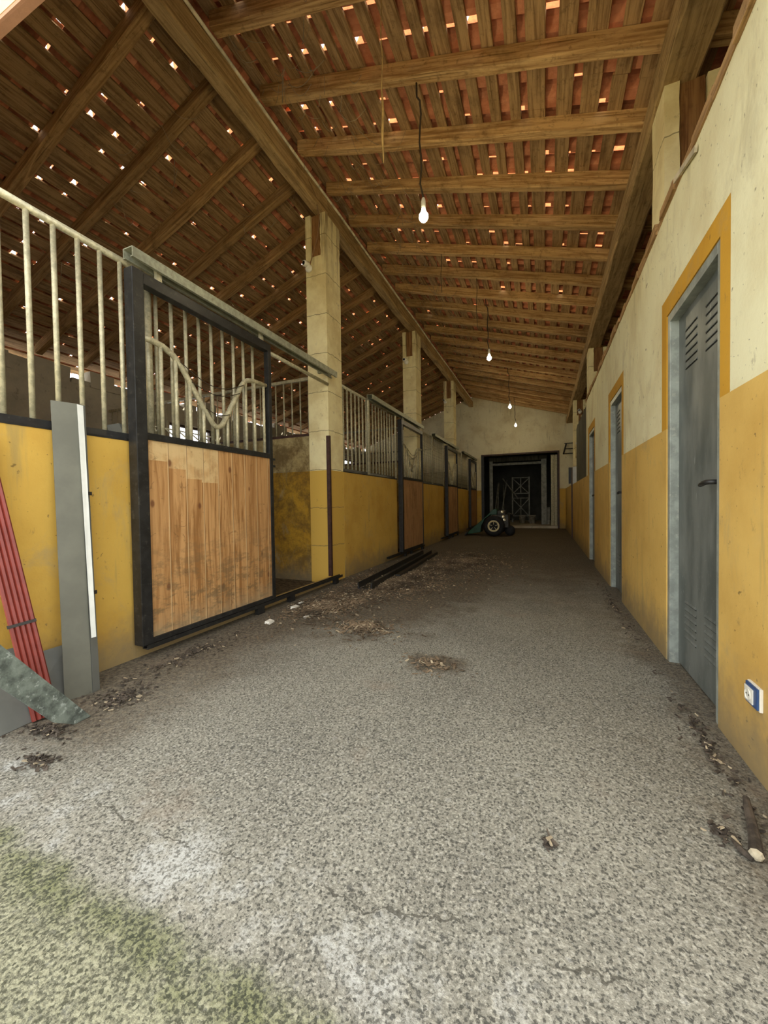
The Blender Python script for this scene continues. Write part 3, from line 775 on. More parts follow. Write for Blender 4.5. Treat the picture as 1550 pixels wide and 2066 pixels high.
def stall_door(y0, y1, label, pine, detail=True):
    xb, xf = XL + 0.035, XL + 0.115       # hangs in front of the wall
    xc = (xb + xf) / 2; zt, zb = 2.52, 0.10
    t = thing('sliding_stall_door', label, 'door', (xc, (y0 + y1) / 2, zb), 'sliding stall doors')
    # frame: wide near stile, slim far stile, head, mid and foot rails
    MB().box((xb, y0, zb), (xf, y0 + 0.075, zt)).build('near_stile', M['black'], t, 0.004)
    MB().box((xb + 0.02, y1 - 0.042, zb), (xf - 0.01, y1, zt)).build('far_stile', M['black'], t, 0.003)
    MB().box((xb + 0.01, y0 + 0.075, zt - 0.075), (xf - 0.005, y1 - 0.042, zt)).build('head_rail', M['black'], t, 0.004)
    MB().box((xb + 0.02, y0 + 0.075, STRIPE + 0.01), (xf - 0.005, y1 - 0.042, STRIPE + 0.055)).build('middle_rail', M['black'], t, 0.003)
    MB().box((xb + 0.02, y0 + 0.075, zb), (xf - 0.005, y1 - 0.042, zb + 0.035)).build('bottom_rail', M['black'], t, 0.003)
    MB().box((xc - 0.006, y0 + 0.075, zb + 0.035), (xc + 0.022, y1 - 0.042, STRIPE + 0.01)).build('wooden_panel', pine, t)
    # V-shaped head opening of bent tube with bars under it
    w = y1 - y0; Y = lambda f: y0 + 0.08 + f * (w - 0.13); zlo = STRIPE + 0.055
    V = [(0.0, 2.11), (0.05, 2.115), (0.12, 2.105), (0.19, 2.07), (0.25, 2.00), (0.44, 1.69), (0.475, 1.645), (0.51, 1.63), (0.545, 1.65), (0.575, 1.70), (0.74, 2.04), (0.77, 2.085), (0.81, 2.11), (0.86, 2.12), (1.0, 2.125)]
    MB().tube([(xc, Y(f), z) for f, z in V], 0.021, 12).build('bent_tube', M['galv'], t, 0, True)
    def vz(f):
        for (f0, z0), (f1, z1) in zip(V, V[1:]):
            if f0 <= f <= f1: return z0 + (z1 - z0) * (f - f0) / (f1 - f0)
        return V[-1][1]
    k = 0
    for f in (0.012, 0.11, 0.205, 0.30, 0.40, 0.51, 0.60, 0.69, 0.78, 0.87, 0.975):
        MB().tube([(xc, Y(f), zlo), (xc, Y(f), vz(f) - 0.012)], 0.0135, 10).build('bar', M['galv'], t, 0, True)
    if detail:
        for (fa, fb, sag) in ((0.22, 0.74, 0.10), (0.30, 0.70, 0.06), (0.40, 0.60, 0.03)):
            za, zb2 = vz(fa), vz(fb)
            MB().tube([(xc + 0.024, Y(fa + (fb - fa) * q / 10), za + (zb2 - za) * q / 10 - sag * math.sin(math.pi * q / 10)) for q in range(11)], 0.0035, 6).build('wire', M['cable_black'], t)
        for z in (1.44, 1.375):
            MB().box((xc - 0.01, y1, z - 0.01), (xc + 0.012, y1 + 0.055, z + 0.01)).build('latch_bolt', M['black'], t)
    for yy in (y0 + 0.21, y1 - 0.10):
        h = MB(); h.box((xc - 0.012, yy - 0.02, zt), (xc + 0.012, yy + 0.02, 2.585)); h.lathe((xc - 0.02, yy, 2.60), (1, 0, 0), [(0.018, 0), (0.018, 0.04)], 12)
        h.build('hanger', M['galv'], t)
    return t
DL = ['open sliding stall door with black frame and bare pine board panel, nearest the entrance', 'closed sliding stall door with black frame in front of the second tall post',
      'closed sliding stall door with black frame in front of the third tall post', 'closed sliding stall door with pale panel, last one by the far doorway']
for (a, b), l, k in zip(DOORY, DL, range(4)): stall_door(a, b, l, M['pine'] if k == 0 else M['pine_far'], k < 2)
TL = ['galvanised sliding-door track running from the open door to the nearest tall post', 'galvanised sliding-door track ending at the second tall post', 'galvanised sliding-door track ending at the third tall post', 'galvanised sliding-door track ending at the far wall']
for (a, b), l in zip([(1.66, 4.24), (5.30, 7.98), (8.92, 11.62), (12.46, 15.06)], TL):
    t = thing('door_track', l, 'track', (XL + 0.08, (a + b) / 2, 2.575), 'sliding door tracks')
    x0, x1 = XL + 0.035, XL + 0.125
    MB().prism([(x0, 2.575), (x0 + 0.02, 2.575), (x0 + 0.02, 2.581), (x0 + 0.006, 2.581), (x0 + 0.006, 2.634), (x1 - 0.006, 2.634), (x1 - 0.006, 2.581), (x1 - 0.02, 2.581), (x1 - 0.02, 2.575), (x1, 2.575), (x1, 2.64), (x0, 2.64)], 'y', a, b).build('channel', M['galv_dull'], t)
    for q in (0.12, 0.5, 0.93):
        y = a + (b - a) * q
        m = MB(); m.box((x0 - 0.03, y - 0.03, 2.64), (x1 - 0.02, y + 0.03, 2.652)); m.box((x0 - 0.07, y - 0.02, 2.59), (x0 - 0.03, y + 0.02, 2.652)); m.build('bracket', M['galv_dull'], t)
# thin guard tube below the first track, pole that the door slides past
tag(MB().tube([(XL + 0.0, 3.0, 2.50), (XL + 0.0, 4.215, 2.50)], 0.02, 10).build('support_tube', M['galv'], None, 0, True, org=(XL, 3.6, 2.5)), 'short galvanised tube under the door track, ending in the nearest tall post', 'tube')
tag(MB().tube([(XL - 0.03, 1.86, STRIPE + 0.05), (XL - 0.03, 1.86, 2.585)], 0.026, 14).build('support_pole', M['galv'], None, 0, True, org=(XL - 0.03, 1.86, STRIPE)), 'thick upright galvanised pole behind the left side of the open stall door', 'pole')
for y, l in ((5.36, 'upright galvanised pole at the near end of the second door track'), (6.52, 'upright galvanised pole just before the second stall door'), (8.99, 'upright galvanised pole at the near end of the third door track'),
             (10.08, 'upright galvanised pole just before the third stall door'), (12.52, 'upright galvanised pole at the near end of the last door track'), (13.58, 'upright galvanised pole just before the last stall door')):
    m = MB(); m.tube([(XL + 0.022, y, STRIPE + 0.02), (XL + 0.022, y, 2.56), (XL + 0.032, y, 2.575)], 0.021, 12)
    tag(m.build('support_pole', M['galv'], None, 0, True, org=(XL, y, STRIPE)), l, 'pole', 'poles carrying the door tracks')
RLB = ['black floor guide rail under the open stall door', 'black floor guide rail under the second stall door', 'black floor guide rail under the third stall door', 'black floor guide rail under the last stall door by the far doorway']
for (a, b), l in zip([(1.70, 4.33), (5.95, 8.03), (9.6, 11.7), (13.1, 15.05)], RLB):
    t = thing('floor_guide_rail', l, 'rail', (XL + 0.085, (a + b) / 2, 0), 'floor guide rails of the stall doors')
    x0, x1 = XL + 0.055, XL + 0.105
    MB().prism([(x0, 0.066), (x1, 0.066), (x1, 0.096), (x1 - 0.008, 0.096), (x1 - 0.008, 0.074), (x0 + 0.008, 0.074), (x0 + 0.008, 0.096), (x0, 0.096)], 'y', a, b).build('channel', M['black'], t)
    for q in (0.42, 0.60, 0.95):
        y = a + (b - a) * q
        m = MB(); m.box((x0, y - 0.045, 0.0), (x1 - 0.01, y + 0.045, 0.066)); m.build('bracket', M['black'], t, 0.003)
# corner guard on the nearest post
t = MB(); t.prism([(XL - 0.03, 4.205), (XL + 0.016, 4.205), (XL + 0.016, 4.24), (XL + 0.004, 4.24), (XL + 0.004, 4.217), (XL - 0.03, 4.217)], 'z', 0.09, 1.86)
tag(t.build('corner_guard', M['brown_steel'], None, org=(XL, 4.21, 0.09)), 'dark brown upright steel angle on the corner of the nearest tall post', 'steel angle')

# hay rack inside the open stall
t = thing('hay_rack', 'grey metal hay rack inside the first stall behind the bars', 'hay rack', (-2.95, 2.35, 1.25))
MB().hexa([(-2.72, 1.95, 1.25), (-2.72, 2.80, 1.25), (-3.30, 2.80, 1.25), (-3.30, 1.95, 1.25), (-2.70, 1.95, 1.52), (-2.70, 2.80, 1.52), (-3.32, 2.80, 1.56), (-3.32, 1.95, 1.56)]).build('tray', M['sheet2'], t)
for k in range(6):
    y = 2.1 + k * 0.12
    MB().tube([(-2.74, y, 1.56), (-2.82, y - 0.02, 1.63), (-2.95, y - 0.05, 1.66)], 0.006, 6).build('rod', M['galv'], t)
MB().hexa([(-2.66, 1.80, 1.40), (-2.66, 1.85, 1.40), (-2.80, 1.85, 1.40), (-2.80, 1.80, 1.40), (-2.66, 1.73, 1.57), (-2.66, 1.75, 1.57), (-2.80, 1.75, 1.57), (-2.80, 1.73, 1.57)]).build('end_plate', M['sheet2'], t)

# ================================================================== LEANING MATERIAL AT THE LEFT
def slab(name, b0, b1, t1, t0, th, mat, parent=None, **k):   # thin sheet by four corners
    b0, b1, t1, t0 = map(Vector, (b0, b1, t1, t0)); nrm = (b1 - b0).cross(t0 - b0).normalized() * th
    return MB().hexa([b0, b1, t1, t0, b0 + nrm, b1 + nrm, t1 + nrm, t0 + nrm]).build(name, mat, parent, **k)
t = thing('leaning_sheet', 'tall grey coated metal sheet with white film strip leaning on the yellow wall', 'sheet metal', (-2.28, 1.26, 0))
slab('sheet_face', (-2.300, 1.175, 0.0), (-2.262, 1.285, 0.0), (-2.445, 1.360, 1.588), (-2.483, 1.250, 1.588), 0.006, M['sheet'], t)
slab('folded_edge', (-2.262, 1.285, 0.0), (-2.270, 1.325, 0.0), (-2.453, 1.400, 1.588), (-2.445, 1.36, 1.588), 0.006, M['sheet2'], t)
slab('film_strip', (-2.252, 1.283, 0.30), (-2.250, 1.306, 0.30), (-2.435, 1.383, 1.583), (-2.434, 1.352, 1.585), 0.002, M['film'], t)
for z in (1.08, 0.53):
    f = z / 1.585; p = Vector((-2.246 - 0.183 * f, 1.30 + 0.078 * f, z)); q = Vector((-2.252 - 0.183 * f, 1.327 + 0.078 * f, z))
    MB().bar(p, q, 0.006, 0.02).build('clip', M['strap'], t)
o = slab('offcut_sheet', (-2.30, 0.985, 0.0), (-2.325, 1.20, 0.0), (-2.455, 1.28, 0.245), (-2.45, 1.115, 0.245), 0.006, M['sheet2'], org=(-2.33, 1.1, 0)); tag(o, 'small grey sheet offcut behind the foot of the red profiles', 'sheet metal')
o = slab('offcut_sheet', (-2.21, 0.80, 0.0), (-2.225, 1.005, 0.0), (-2.37, 1.02, 0.33), (-2.36, 0.815, 0.33), 0.006, M['sheet2'], org=(-2.25, 0.9, 0)); tag(o, 'grey sheet offcut under the slanting weathered board at the left edge', 'sheet metal')
# bundle of red profiles, strapped
t = thing('red_profile_bundle', 'bundle of red ribbed steel profiles strapped together, leaning at the left edge', 'steel profiles', (-2.19, 1.04, 0))
b = Vector((-2.195, 1.04, 0.0)); tp = Vector((-2.46, 0.93, 1.38)); d = (tp - b).normalized(); u = Vector((0.35, 0.93, 0)); u = (u - d * u.dot(d)).normalized(); v = d.cross(u)
for k in range(5):
    o_ = u * ((k - 2) * 0.019)
    prof = [(-0.0095, -0.014), (0.0095, -0.014), (0.0095, 0.006), (0.005, 0.013), (-0.005, 0.013), (-0.0095, 0.006)]
    MB().loft([[b + o_ + u * a - v * c + Vector((0, 0, 0.012)) for a, c in prof], [tp + o_ * 1.0 + u * a - v * c for a, c in prof]]).build('profile', M['red'], t)
sc = b + d * 0.46
MB().loft([[sc + u * a - v * c for a, c in ((-0.051, -0.017), (0.051, -0.017), (0.051, 0.016), (-0.051, 0.016))], [sc + d * 0.014 + u * a - v * c for a, c in ((-0.051, -0.017), (0.051, -0.017), (0.051, 0.016), (-0.051, 0.016))]]).build('strap', M['strap'], t)
# weathered board lying against it
m = MB(); m.prism([(1.131, 0.004), (1.06, 0.0), (1.045, 0.012), (1.02, 0.028), (0.985, 0.05), (0.47, 0.745), (0.50, 0.905)], 'x', -2.030, -2.008)
tag(m.build('weathered_board', M['grey_wood'], None, org=(-2.0, 0.9, 0)), 'weathered grey-green board slanting to the floor at the left edge', 'board')

# ================================================================== SMALL THINGS ON WALLS AND ROOF
def bulb(x, y, z, zc, label):
    t = thing('bulb_lamp', label, 'lamp', (x, y, z), 'bare bulbs along the aisle')
    pts = [(x - 0.05, y + 0.01, zc), (x - 0.045, y, zc - 0.12), (x - 0.02, y, zc - 0.16)]
    for q in range(1, 7): pts.append((x - 0.02 + 0.008 * math.sin(q * 1.7), y, zc - 0.16 + (z + 0.28 - zc + 0.16) * q / 6))
    pts += [(x - 0.008, y, z + 0.2), (x, y, z + 0.155)]
    MB().tube(pts, 0.0075, 8).build('cord', M['cable_black'], t, 0, True)
    MB().lathe((x, y, z + 0.07), (0, 0, 1), [(0.017, 0), (0.019, 0.02), (0.019, 0.06), (0.012, 0.085), (0.006, 0.09)], 16).build('lamp_holder', M['white_plastic'], t, 0, True)
    MB().lathe((x, y, z - 0.035), (0, 0, 1), [(0.001, -0.0), (0.017, 0.003), (0.029, 0.014), (0.039, 0.034), (0.037, 0.055), (0.023, 0.078), (0.016, 0.10), (0.015, 0.108)], 20).build('bulb', M['glow'], t, 0, True)
    ld = bpy.data.lights.new('bulb_light', 'POINT'); ld.energy = BULB_W; ld.color = (1, 0.84, 0.50); ld.shadow_soft_size = 0.05
    lo = bpy.data.objects.new('bulb_light', ld); COL.objects.link(lo); lo.location = (0, 0, -0.06); lo.parent = t
for x, y, z, l in ((-0.90, 3.09, 3.33, 'lit bare bulb hanging nearest, from a long black cord'), (-0.846, 6.725, 3.41, 'second lit bare bulb down the aisle'), (-0.80, 10.355, 3.40, 'third lit bare bulb down the aisle'), (-0.857, 13.37, 3.48, 'fourth lit bare bulb, in front of the far wall')):
    bulb(x, y, z, zr(x) + 0.004, l)
# twine and thin wires
m = MB(); pts = [(-1.01 + 0.004 * math.sin(k * 1.3), 2.50 + 0.003 * math.cos(k), zr(-1.01) - 1.13 * k / 16) for k in range(17)]
m.tube(pts, [0.004] * 9 + [0.006, 0.008, 0.009, 0.010, 0.009, 0.008, 0.006, 0.002], 7)
tag(m.build('hanging_twine', M['twine'], None, 0, True, org=pts[0]), 'straw-coloured frayed twine hanging from the nearest right rafter', 'twine')
for x, y, ln, l in ((-1.35, 5.50, 0.55, 'thin dark wire end hanging from the roof above the second stall'), (-0.95, 6.12, 0.75, 'thin dark wire end hanging just before the second bulb')):
    m = MB(); m.tube([(x + 0.006 * math.sin(k), y, zr(x) + 0.004 - ln * k / 8) for k in range(9)], 0.004, 6)
    tag(m.build('hanging_wire', M['cable_black'], None, 0, True, org=(x, y, zr(x))), l, 'wire', 'wire ends hanging from the roof')
# conduit along the ridge beam
m = MB(); m.tube([(-2.508 + 0.004 * math.sin(k * 0.9), 1.02 + k * 0.45, 4.86 - 0.008 * abs(math.sin(k * 0.8))) for k in range(32)], 0.015, 8)
tag(m.build('conduit', M['cable_white'], None, 0, True, org=(-2.508, 1.02, 4.80)), 'dusty pale cable run along the side of the ridge beam', 'cable')
def camera_unit(x, y, z, nrm, label, cable=None):
    t = thing('wall_camera', label, 'camera', (x, y, z), 'small round cameras on the posts')
    n = Vector(nrm)
    b_ = Vector((x, y, z))
    MB().lathe(b_, n, [(0.045, 0), (0.047, 0.012), (0.040, 0.03), (0.02, 0.038)], 20).build('mount', M['white_plastic'], t, 0, True)
    c = b_ + n * 0.05 + Vector((-0.02, 0, 0.045)); ax = (n + Vector((-0.35, 0, -0.1))).normalized()
    MB().lathe(c - ax * 0.05, ax, [(0.02, 0), (0.034, 0.01), (0.036, 0.07), (0.033, 0.082)], 20).build('camera_body', M['white_plastic'], t, 0, True)
    body = t.children[-1] if False else bpy.data.objects[[q for q in OFF][-1]]
    MB().lathe(c + ax * 0.030, ax, [(0.023, 0), (0.022, 0.006), (0.012, 0.009)], 20).build('lens', M['lens'], body, 0, True)
camera_unit(-2.735, 4.215, 3.98, (0, -1, 0), 'white round camera high on the nearest tall post')
camera_unit(-2.70, 7.845, 4.0, (0, -1, 0), 'white round camera high on the second tall post')
camera_unit(-2.74, 11.495, 4.02, (0, -1, 0), 'white round camera high on the third tall post')
camera_unit(0.90, 11.69, 3.38, (0, -1, 0), 'white round camera on the far right post beyond the doors')
m = MB(); m.tube([(-2.53, 3.9, 4.80), (-2.525, 4.05, 4.72), (-2.56, 4.19, 4.55), (-2.60, 4.205, 4.35), (-2.65, 4.207, 4.2), (-2.70, 4.207, 4.08), (-2.72, 4.207, 4.03)], 0.006, 7)
tag(m.build('loose_cable', M['cable_brown'], None, 0, True, org=(-2.6, 4.2, 4.4)), 'thin brown cable hanging down the nearest tall post to its camera', 'cable')
# socket by the first door
t = thing('wall_socket', 'white power socket in a blue surround low on the yellow right wall', 'socket', (XR, 1.76, 0.252))
MB().box((XR - 0.010, 1.715, 0.252), (XR, 1.805, 0.334)).build('back_box', M['white_plastic'], t, 0.002)
MB().box((XR - 0.016, 1.719, 0.256), (XR - 0.010, 1.804, 0.331)).build('surround', M['blue_plastic'], t, 0.002)
MB().box((XR - 0.020, 1.742, 0.264), (XR - 0.016, 1.802, 0.318)).build('socket_face', M['white_plastic'], t, 0.002)
MB().lathe((XR - 0.0205, 1.772, 0.291), (-1, 0, 0), [(0.021, 0), (0.021, 0.003), (0.018, 0.0032), (0.017, 0.0005)], 24).build('socket_rim', M['white_plastic'], t)
for q in (-0.0095, 0.0095): MB().lathe((XR - 0.0218, 1.772 + q, 0.291), (-1, 0, 0), [(0.003, 0), (0.003, 0.0006)], 10).build('pin_hole', M['lens'], t)
# lath and small pieces stuck on top of the right wall
m = MB(); m.bar((XR - 0.012, 2.34, 2.69), (XR - 0.012, 2.72, 2.80), 0.012, 0.03)
tag(m.build('wooden_lath', M['cut_wood'], None, org=(XR, 2.5, 2.7)), 'short pale lath caught on the top edge of the right wall', 'lath')

# ================================================================== THINGS ON THE FLOOR
# channel beam lying by the second stall
t = thing('steel_channel', 'long dark steel channel lying on the floor past the nearest tall post', 'steel beam', (-2.02, 5.5, 0))
a = Vector((-1.915, 3.98, 0.005)); b = Vector((-2.08, 7.10, 0.005)); dd = (b - a).normalized(); sd = Vector((dd.y, -dd.x, 0))
prof = [(-0.09, 0.0), (0.09, 0.0), (0.09, 0.085), (0.078, 0.085), (0.070, 0.018), (-0.070, 0.018), (-0.078, 0.085), (-0.09, 0.085)]
MB().loft([[a + sd * p + Vector((0, 0, q)) for p, q in prof], [b + sd * p + Vector((0, 0, q)) for p, q in prof]]).build('channel', M['black'], t)
m = MB(); m.bar((-1.80, 4.75, 0.03), (-1.93, 7.2, 0.03), 0.06, 0.05)
tag(m.build('steel_bar', M['black'], None, org=(-1.86, 6, 0)), 'dark square bar lying beside the steel channel on the aisle side', 'steel bar')
# charred stick at the right
t = thing('charred_stick', 'short charred stick lying on the floor by the right wall', 'stick', (0.565, 1.46, 0))
MB().tube([(0.605, 1.595, 0.016), (0.592, 1.55, 0.017), (0.572, 1.47, 0.018), (0.552, 1.40, 0.018), (0.533, 1.345, 0.018)], [0.009, 0.011, 0.013, 0.015, 0.017], 9).build('stick', M['bark'], t)
MB().lathe((0.533, 1.345, 0.018), (-0.34, -0.94, 0), [(0.017, 0), (0.012, 0.008), (0.003, 0.012)], 8).build('broken_end', M['cut_wood'], t)
MB().tube([(0.500, 1.40, 0.006), (0.503, 1.36, 0.012), (0.522, 1.335, 0.008)], [0.004, 0.009, 0.006], 7).build('twig', M['bark'], t)
# small garden tractor
def tractor():
    cx, cy = -1.35, 11.45
    t = thing('garden_tractor', 'small green garden machine with cream wheels parked before the far doorway', 'tractor', (cx, cy + 0.35, 0))
    def wheel(yf, sgn):
        wmesh = MB(); r = 0.30
        wmesh.lathe((cx, yf, r), (0, -1, 0), [(0.15, 0.02), (0.22, 0.0), (0.28, 0.02), (0.30, 0.06), (0.30, 0.13), (0.28, 0.17), (0.22, 0.19), (0.155, 0.175), (0.15, 0.17)], 32)
        w_ = wmesh.build('wheel', M['tyre'], t, 0, True)
        rm = MB(); yy = yf - 0.165
        rm.lathe((cx, yf - 0.02, r), (0, -1, 0), [(0.16, 0), (0.165, 0.172), (0.150, 0.176), (0.118, 0.150), (0.118, 0.12), (0.15, 0.0)], 32)
        rm.lathe((cx, yy + 0.03, r), (0, -1, 0), [(0.06, 0), (0.06, 0.02), (0.05, 0.03), (0.025, 0.032)], 20)
        for k in range(5):
            a = 2 * math.pi * k / 5 + 0.3
            rm.bar((cx + 0.045 * math.cos(a), yy + 0.02, r + 0.045 * math.sin(a)), (cx + 0.13 * math.cos(a), yy + 0.02, r + 0.13 * math.sin(a)), 0.085, 0.012)
        rm.build('rim', M['rim'], w_)
    wheel(cy + 0.09, 1); wheel(cy + 0.85, -1)
    MB().prism([(-2.14, 0.04), (-2.10, 0.12), (-1.70, 0.47), (-1.38, 0.78), (-1.28, 0.80), (-1.28, 0.62), (-1.45, 0.62), (-1.62, 0.50), (-1.72, 0.30), (-1.75, 0.10)], 'y', cy + 0.12, cy + 0.62).build('sloping_hood', M['green'], t, 0.012)
    MB().prism([(-2.2, 0.02), (-2.12, 0.12), (-2.09, 0.12), (-2.16, 0.02)], 'y', cy - 0.02, cy + 0.78).build('front_blade', M['black'], t)
    m = MB(); m.box((-1.42, cy + 0.12, 0.24), (-0.95, cy + 0.6, 0.62)); m.box((-1.28, cy + 0.18, 0.60), (-1.05, cy + 0.5, 0.74)); m.build('engine_block', M['engine'], t, 0.02)
    MB().tube([(cx, cy + 0.05, 0.30), (cx, cy + 0.75, 0.30)], 0.03, 12).build('axle', M['engine'], t)
    for (x, z) in ((-1.13, 0.70), (-1.10, 0.56), (-1.07, 0.47)):
        MB().lathe((x, cy + 0.12, z), (0.2, -1, 0), [(0.01, 0), (0.045, 0.02), (0.05, 0.05), (0.04, 0.06), (0.005, 0.05)], 16).build('lamp', M['chrome'], t, 0, True)
    MB().tube([(-1.08, cy + 0.25, 0.55), (-0.95, cy + 0.25, 0.66), (-0.86, cy + 0.25, 0.62), (-0.84, cy + 0.25, 0.5)], 0.02, 8).build('exhaust', M['engine'], t, 0, True)
    m = MB(); m.lathe((-0.93, cy + 0.32, 0.155), (0, -1, 0), [(0.06, 0), (0.14, 0.01), (0.15, 0.05), (0.14, 0.10), (0.06, 0.11)], 24); m.build('rear_wheel', M['tyre'], t, 0, True)
tractor()
# chips, straw and litter
def litter(name, spots, n, mats, sz, label=None, pile=0.03):
    V, F, I = [], [], []
    for _ in range(n):
        cx, cy, rx, ry, p = random.choices(spots, weights=[s[4] for s in spots])[0]
        for _t in range(20):
            a = random.uniform(0, 2 * math.pi); q = abs(random.gauss(0, 0.5))
            x, y = cx + rx * q * math.cos(a), cy + ry * q * math.sin(a)
            if x > XL + 0.02 and x < XR - 0.03 and not (x < XL + 0.14 and y < 4.3): break
        else: continue
        L = random.uniform(*sz); w_ = L * random.uniform(0.15, 0.6); th = random.uniform(0.002, 0.006)
        z = random.uniform(0.001, 0.008 + pile * max(0, 1 - q))
        yaw = random.uniform(0, math.pi); tx, ty = random.uniform(-0.35, 0.35), random.uniform(-0.5, 0.5)
        mx = Matrix.Translation((x, y, z)) @ Matrix.Rotation(yaw, 4, 'Z') @ Matrix.Rotation(tx, 4, 'X') @ Matrix.Rotation(ty, 4, 'Y')
        b0 = len(V)
        for sx, sy, szz in ((-1, -1, -1), (1, -0.7, -1), (1, 0.8, -1), (-0.8, 1, -1), (-1, -1, 1), (1, -0.7, 1), (1, 0.8, 1), (-0.8, 1, 1)):
            V.append(tuple(mx @ Vector((sx * L / 2, sy * w_ / 2, szz * th / 2))))
        for f in ((3, 2, 1, 0), (4, 5, 6, 7), (0, 1, 5, 4), (1, 2, 6, 5), (2, 3, 7, 6), (3, 0, 4, 7)): F.append(tuple(b0 + i for i in f)); 
        mi = 0 if random.random() < 0.9 else 1
        I.extend([mi] * 6)
    o = raw(name, V, F, mats, I)
    return tag(o, label, 'litter', None, 'stuff')
litter('wood_chips', [(-1.75, 4.6, 0.75, 1.3, 5), (-1.3, 6.3, 1.0, 1.8, 4), (-1.95, 3.3, 0.5, 0.7, 2), (-1.35, 2.75, 0.35, 0.25, 0.6), (-0.65, 2.28, 0.20, 0.15, 0.10)], 17000, [M['chip_a'], M['chip_b']], (0.012, 0.038), 'brown wood chips and straw spread over the floor past the open stall')
litter('wall_litter', [(-2.2, 1.9, 0.16, 0.7, 3), (-2.05, 1.30, 0.2, 0.2, 2), (-2.05, 0.98, 0.12, 0.06, 2), (-1.85, 0.84, 0.12, 0.06, 1), (0.60, 1.9, 0.07, 0.6, 1.4), (0.60, 4.0, 0.07, 2.0, 1.5), (-0.0, 1.19, 0.03, 0.03, 0.2), (0.48, 1.42, 0.05, 0.05, 0.3)], 1300, [M['bark'], M['chip_b']], (0.006, 0.026), 'dark leaf litter and crumbs along the foot of the walls', 0.015)
pl = ['beside the rail bracket of the open stall', 'closest to the open stall kerb', 'under the far end of the open stall door', 'in front of the rail of the open stall']
for (x, y, s, l) in ((-2.22, 3.06, 0.05, pl[0]), (-2.28, 3.25, 0.035, pl[1]), (-2.15, 2.60, 0.045, pl[2]), (-1.95, 2.85, 0.032, pl[3])):
    m = MB(); m.box((x - s / 2, y - s * 0.8, 0.001), (x + s / 2, y + s * 0.8, s * 0.5), s * 0.12)
    tag(m.build('plaster_fragment', M['white_plastic'], None, 0.003, org=(x, y, 0)), 'small pale plaster fragment on the floor ' + l, 'rubble', 'plaster fragments on the floor')
# dusty webs under the ridge and between the rafters
m = MB()
for k in range(420):
    if random.random() < 0.7:
        x0 = random.uniform(-2.45, -1.5); y0 = random.uniform(2.4, 12); L = random.uniform(0.1, 0.5); z0 = zr(x0) + random.uniform(0.0, 0.1)
        x1 = x0 + random.uniform(-0.2, 0.35); y1_ = y0 + random.uniform(-0.3, 0.3); z1 = zr(x1) + random.uniform(-0.02, 0.1)
    else:
        x0 = random.uniform(-5.5, -2.8); y0 = random.uniform(2.6, 8); z0 = zl(x0) + random.uniform(0, 0.1); x1 = x0 + random.uniform(-0.3, 0.3); y1_ = y0 + random.uniform(-0.3, 0.3); z1 = zl(x1) + random.uniform(-0.02, 0.1); L = random.uniform(0.1, 0.3)
    sag = random.uniform(0.02, 0.16)
    m.tube([(x0 + (x1 - x0) * q / 6, y0 + (y1_ - y0) * q / 6, z0 + (z1 - z0) * q / 6 - sag * math.sin(math.pi * q / 6)) for q in range(7)], random.uniform(0.0012, 0.0035), 4)
tag(m.build('cobwebs', M['web']), 'dusty cobweb strands drooping between the rafters near the ridge', 'cobweb', None, 'stuff')

# ================================================================== FAR END
t = thing('doorway_frame', 'dark steel frame around the far store-room doorway', 'door frame', (-0.86, YB, 0))
MB().box((DX0 - 0.03, YB - 0.02, 0), (DX0 + 0.07, YB + 0.1, DH)).build('left_jamb', M['black'], t)
MB().box((DX1 - 0.04, YB - 0.02, 0), (DX1 + 0.02, YB + 0.1, DH)).build('right_jamb', M['brown_steel'], t)
MB().box((DX0 - 0.03, YB - 0.02, DH), (DX1 + 0.02, YB + 0.1, DH + 0.05)).build('head', M['brown_steel'], t)
t = thing('sliding_panel', 'shiny ribbed metal door leaf pushed to the right side of the far doorway', 'door leaf', (0.33, YB + 0.3, 0.09))
prof = []
for k in range(13):
    x = 0.22 + 0.22 * k / 12; prof.append((x, YB + 0.27 + 0.02 * math.sin(k * math.pi / 3)))
poly = prof + [(x, y + 0.012) for x, y in prof[::-1]]
MB().prism(poly, 'z', 0.09, 2.68).build('ribbed_sheet', M['galv'], t)
t = thing('steel_portal', 'grey steel portal frame inside the dark store room', 'frame', (-1.0, 16.1, 0.09))
MB().box((-2.05, 16.05, 0.09), (-1.92, 16.15, 2.62)).build('upright', M['rack'], t, 0.004)
MB().box((-0.11, 16.05, 0.09), (0.08, 16.15, 2.62)).build('upright', M['rack'], t, 0.004)
MB().box((-1.92, 16.05, 2.44), (-0.11, 16.15, 2.53)).build('crossbar', M['rack'], t, 0.004)
m = MB(); m.box((-2.1, 16.2, 2.60), (0.1, 16.24, 2.78))
for k in range(18): m.box((-2.1 + 0.122 * k, 16.17, 2.60), (-2.06 + 0.122 * k, 16.2, 2.78))
m.build('ribbed_fascia', M['old_board'], t)
t = thing('angle_iron_rack', 'pale angle-iron rack with crossed braces standing in the dark store room', 'rack', (-0.95, 17.6, 0.09))
x0, x1, yr = -1.28, -0.60, 17.6
for x in (x0, x1): MB().box((x - 0.025, yr - 0.025, 0.09), (x + 0.025, yr + 0.025, 2.05)).build('upright', M['rack'], t)
for z in (0.35, 1.12, 1.32, 2.0): MB().box((x0, yr - 0.02, z), (x1, yr + 0.02, z + 0.035)).build('shelf_rail', M['rack'], t)
for (za, zb) in ((0.35, 1.12), (1.32, 2.0)):
    MB().bar((x0, yr, za), (x1, yr, zb), 0.03, 0.03).build('brace', M['rack'], t); MB().bar((x0, yr - 0.03, zb), (x1, yr - 0.03, za), 0.03, 0.03).build('brace', M['rack'], t)
    MB().bar(((x0 + x1) / 2, yr, za), ((x0 + x1) / 2, yr, zb), 0.03, 0.03).build('brace', M['rack'], t)
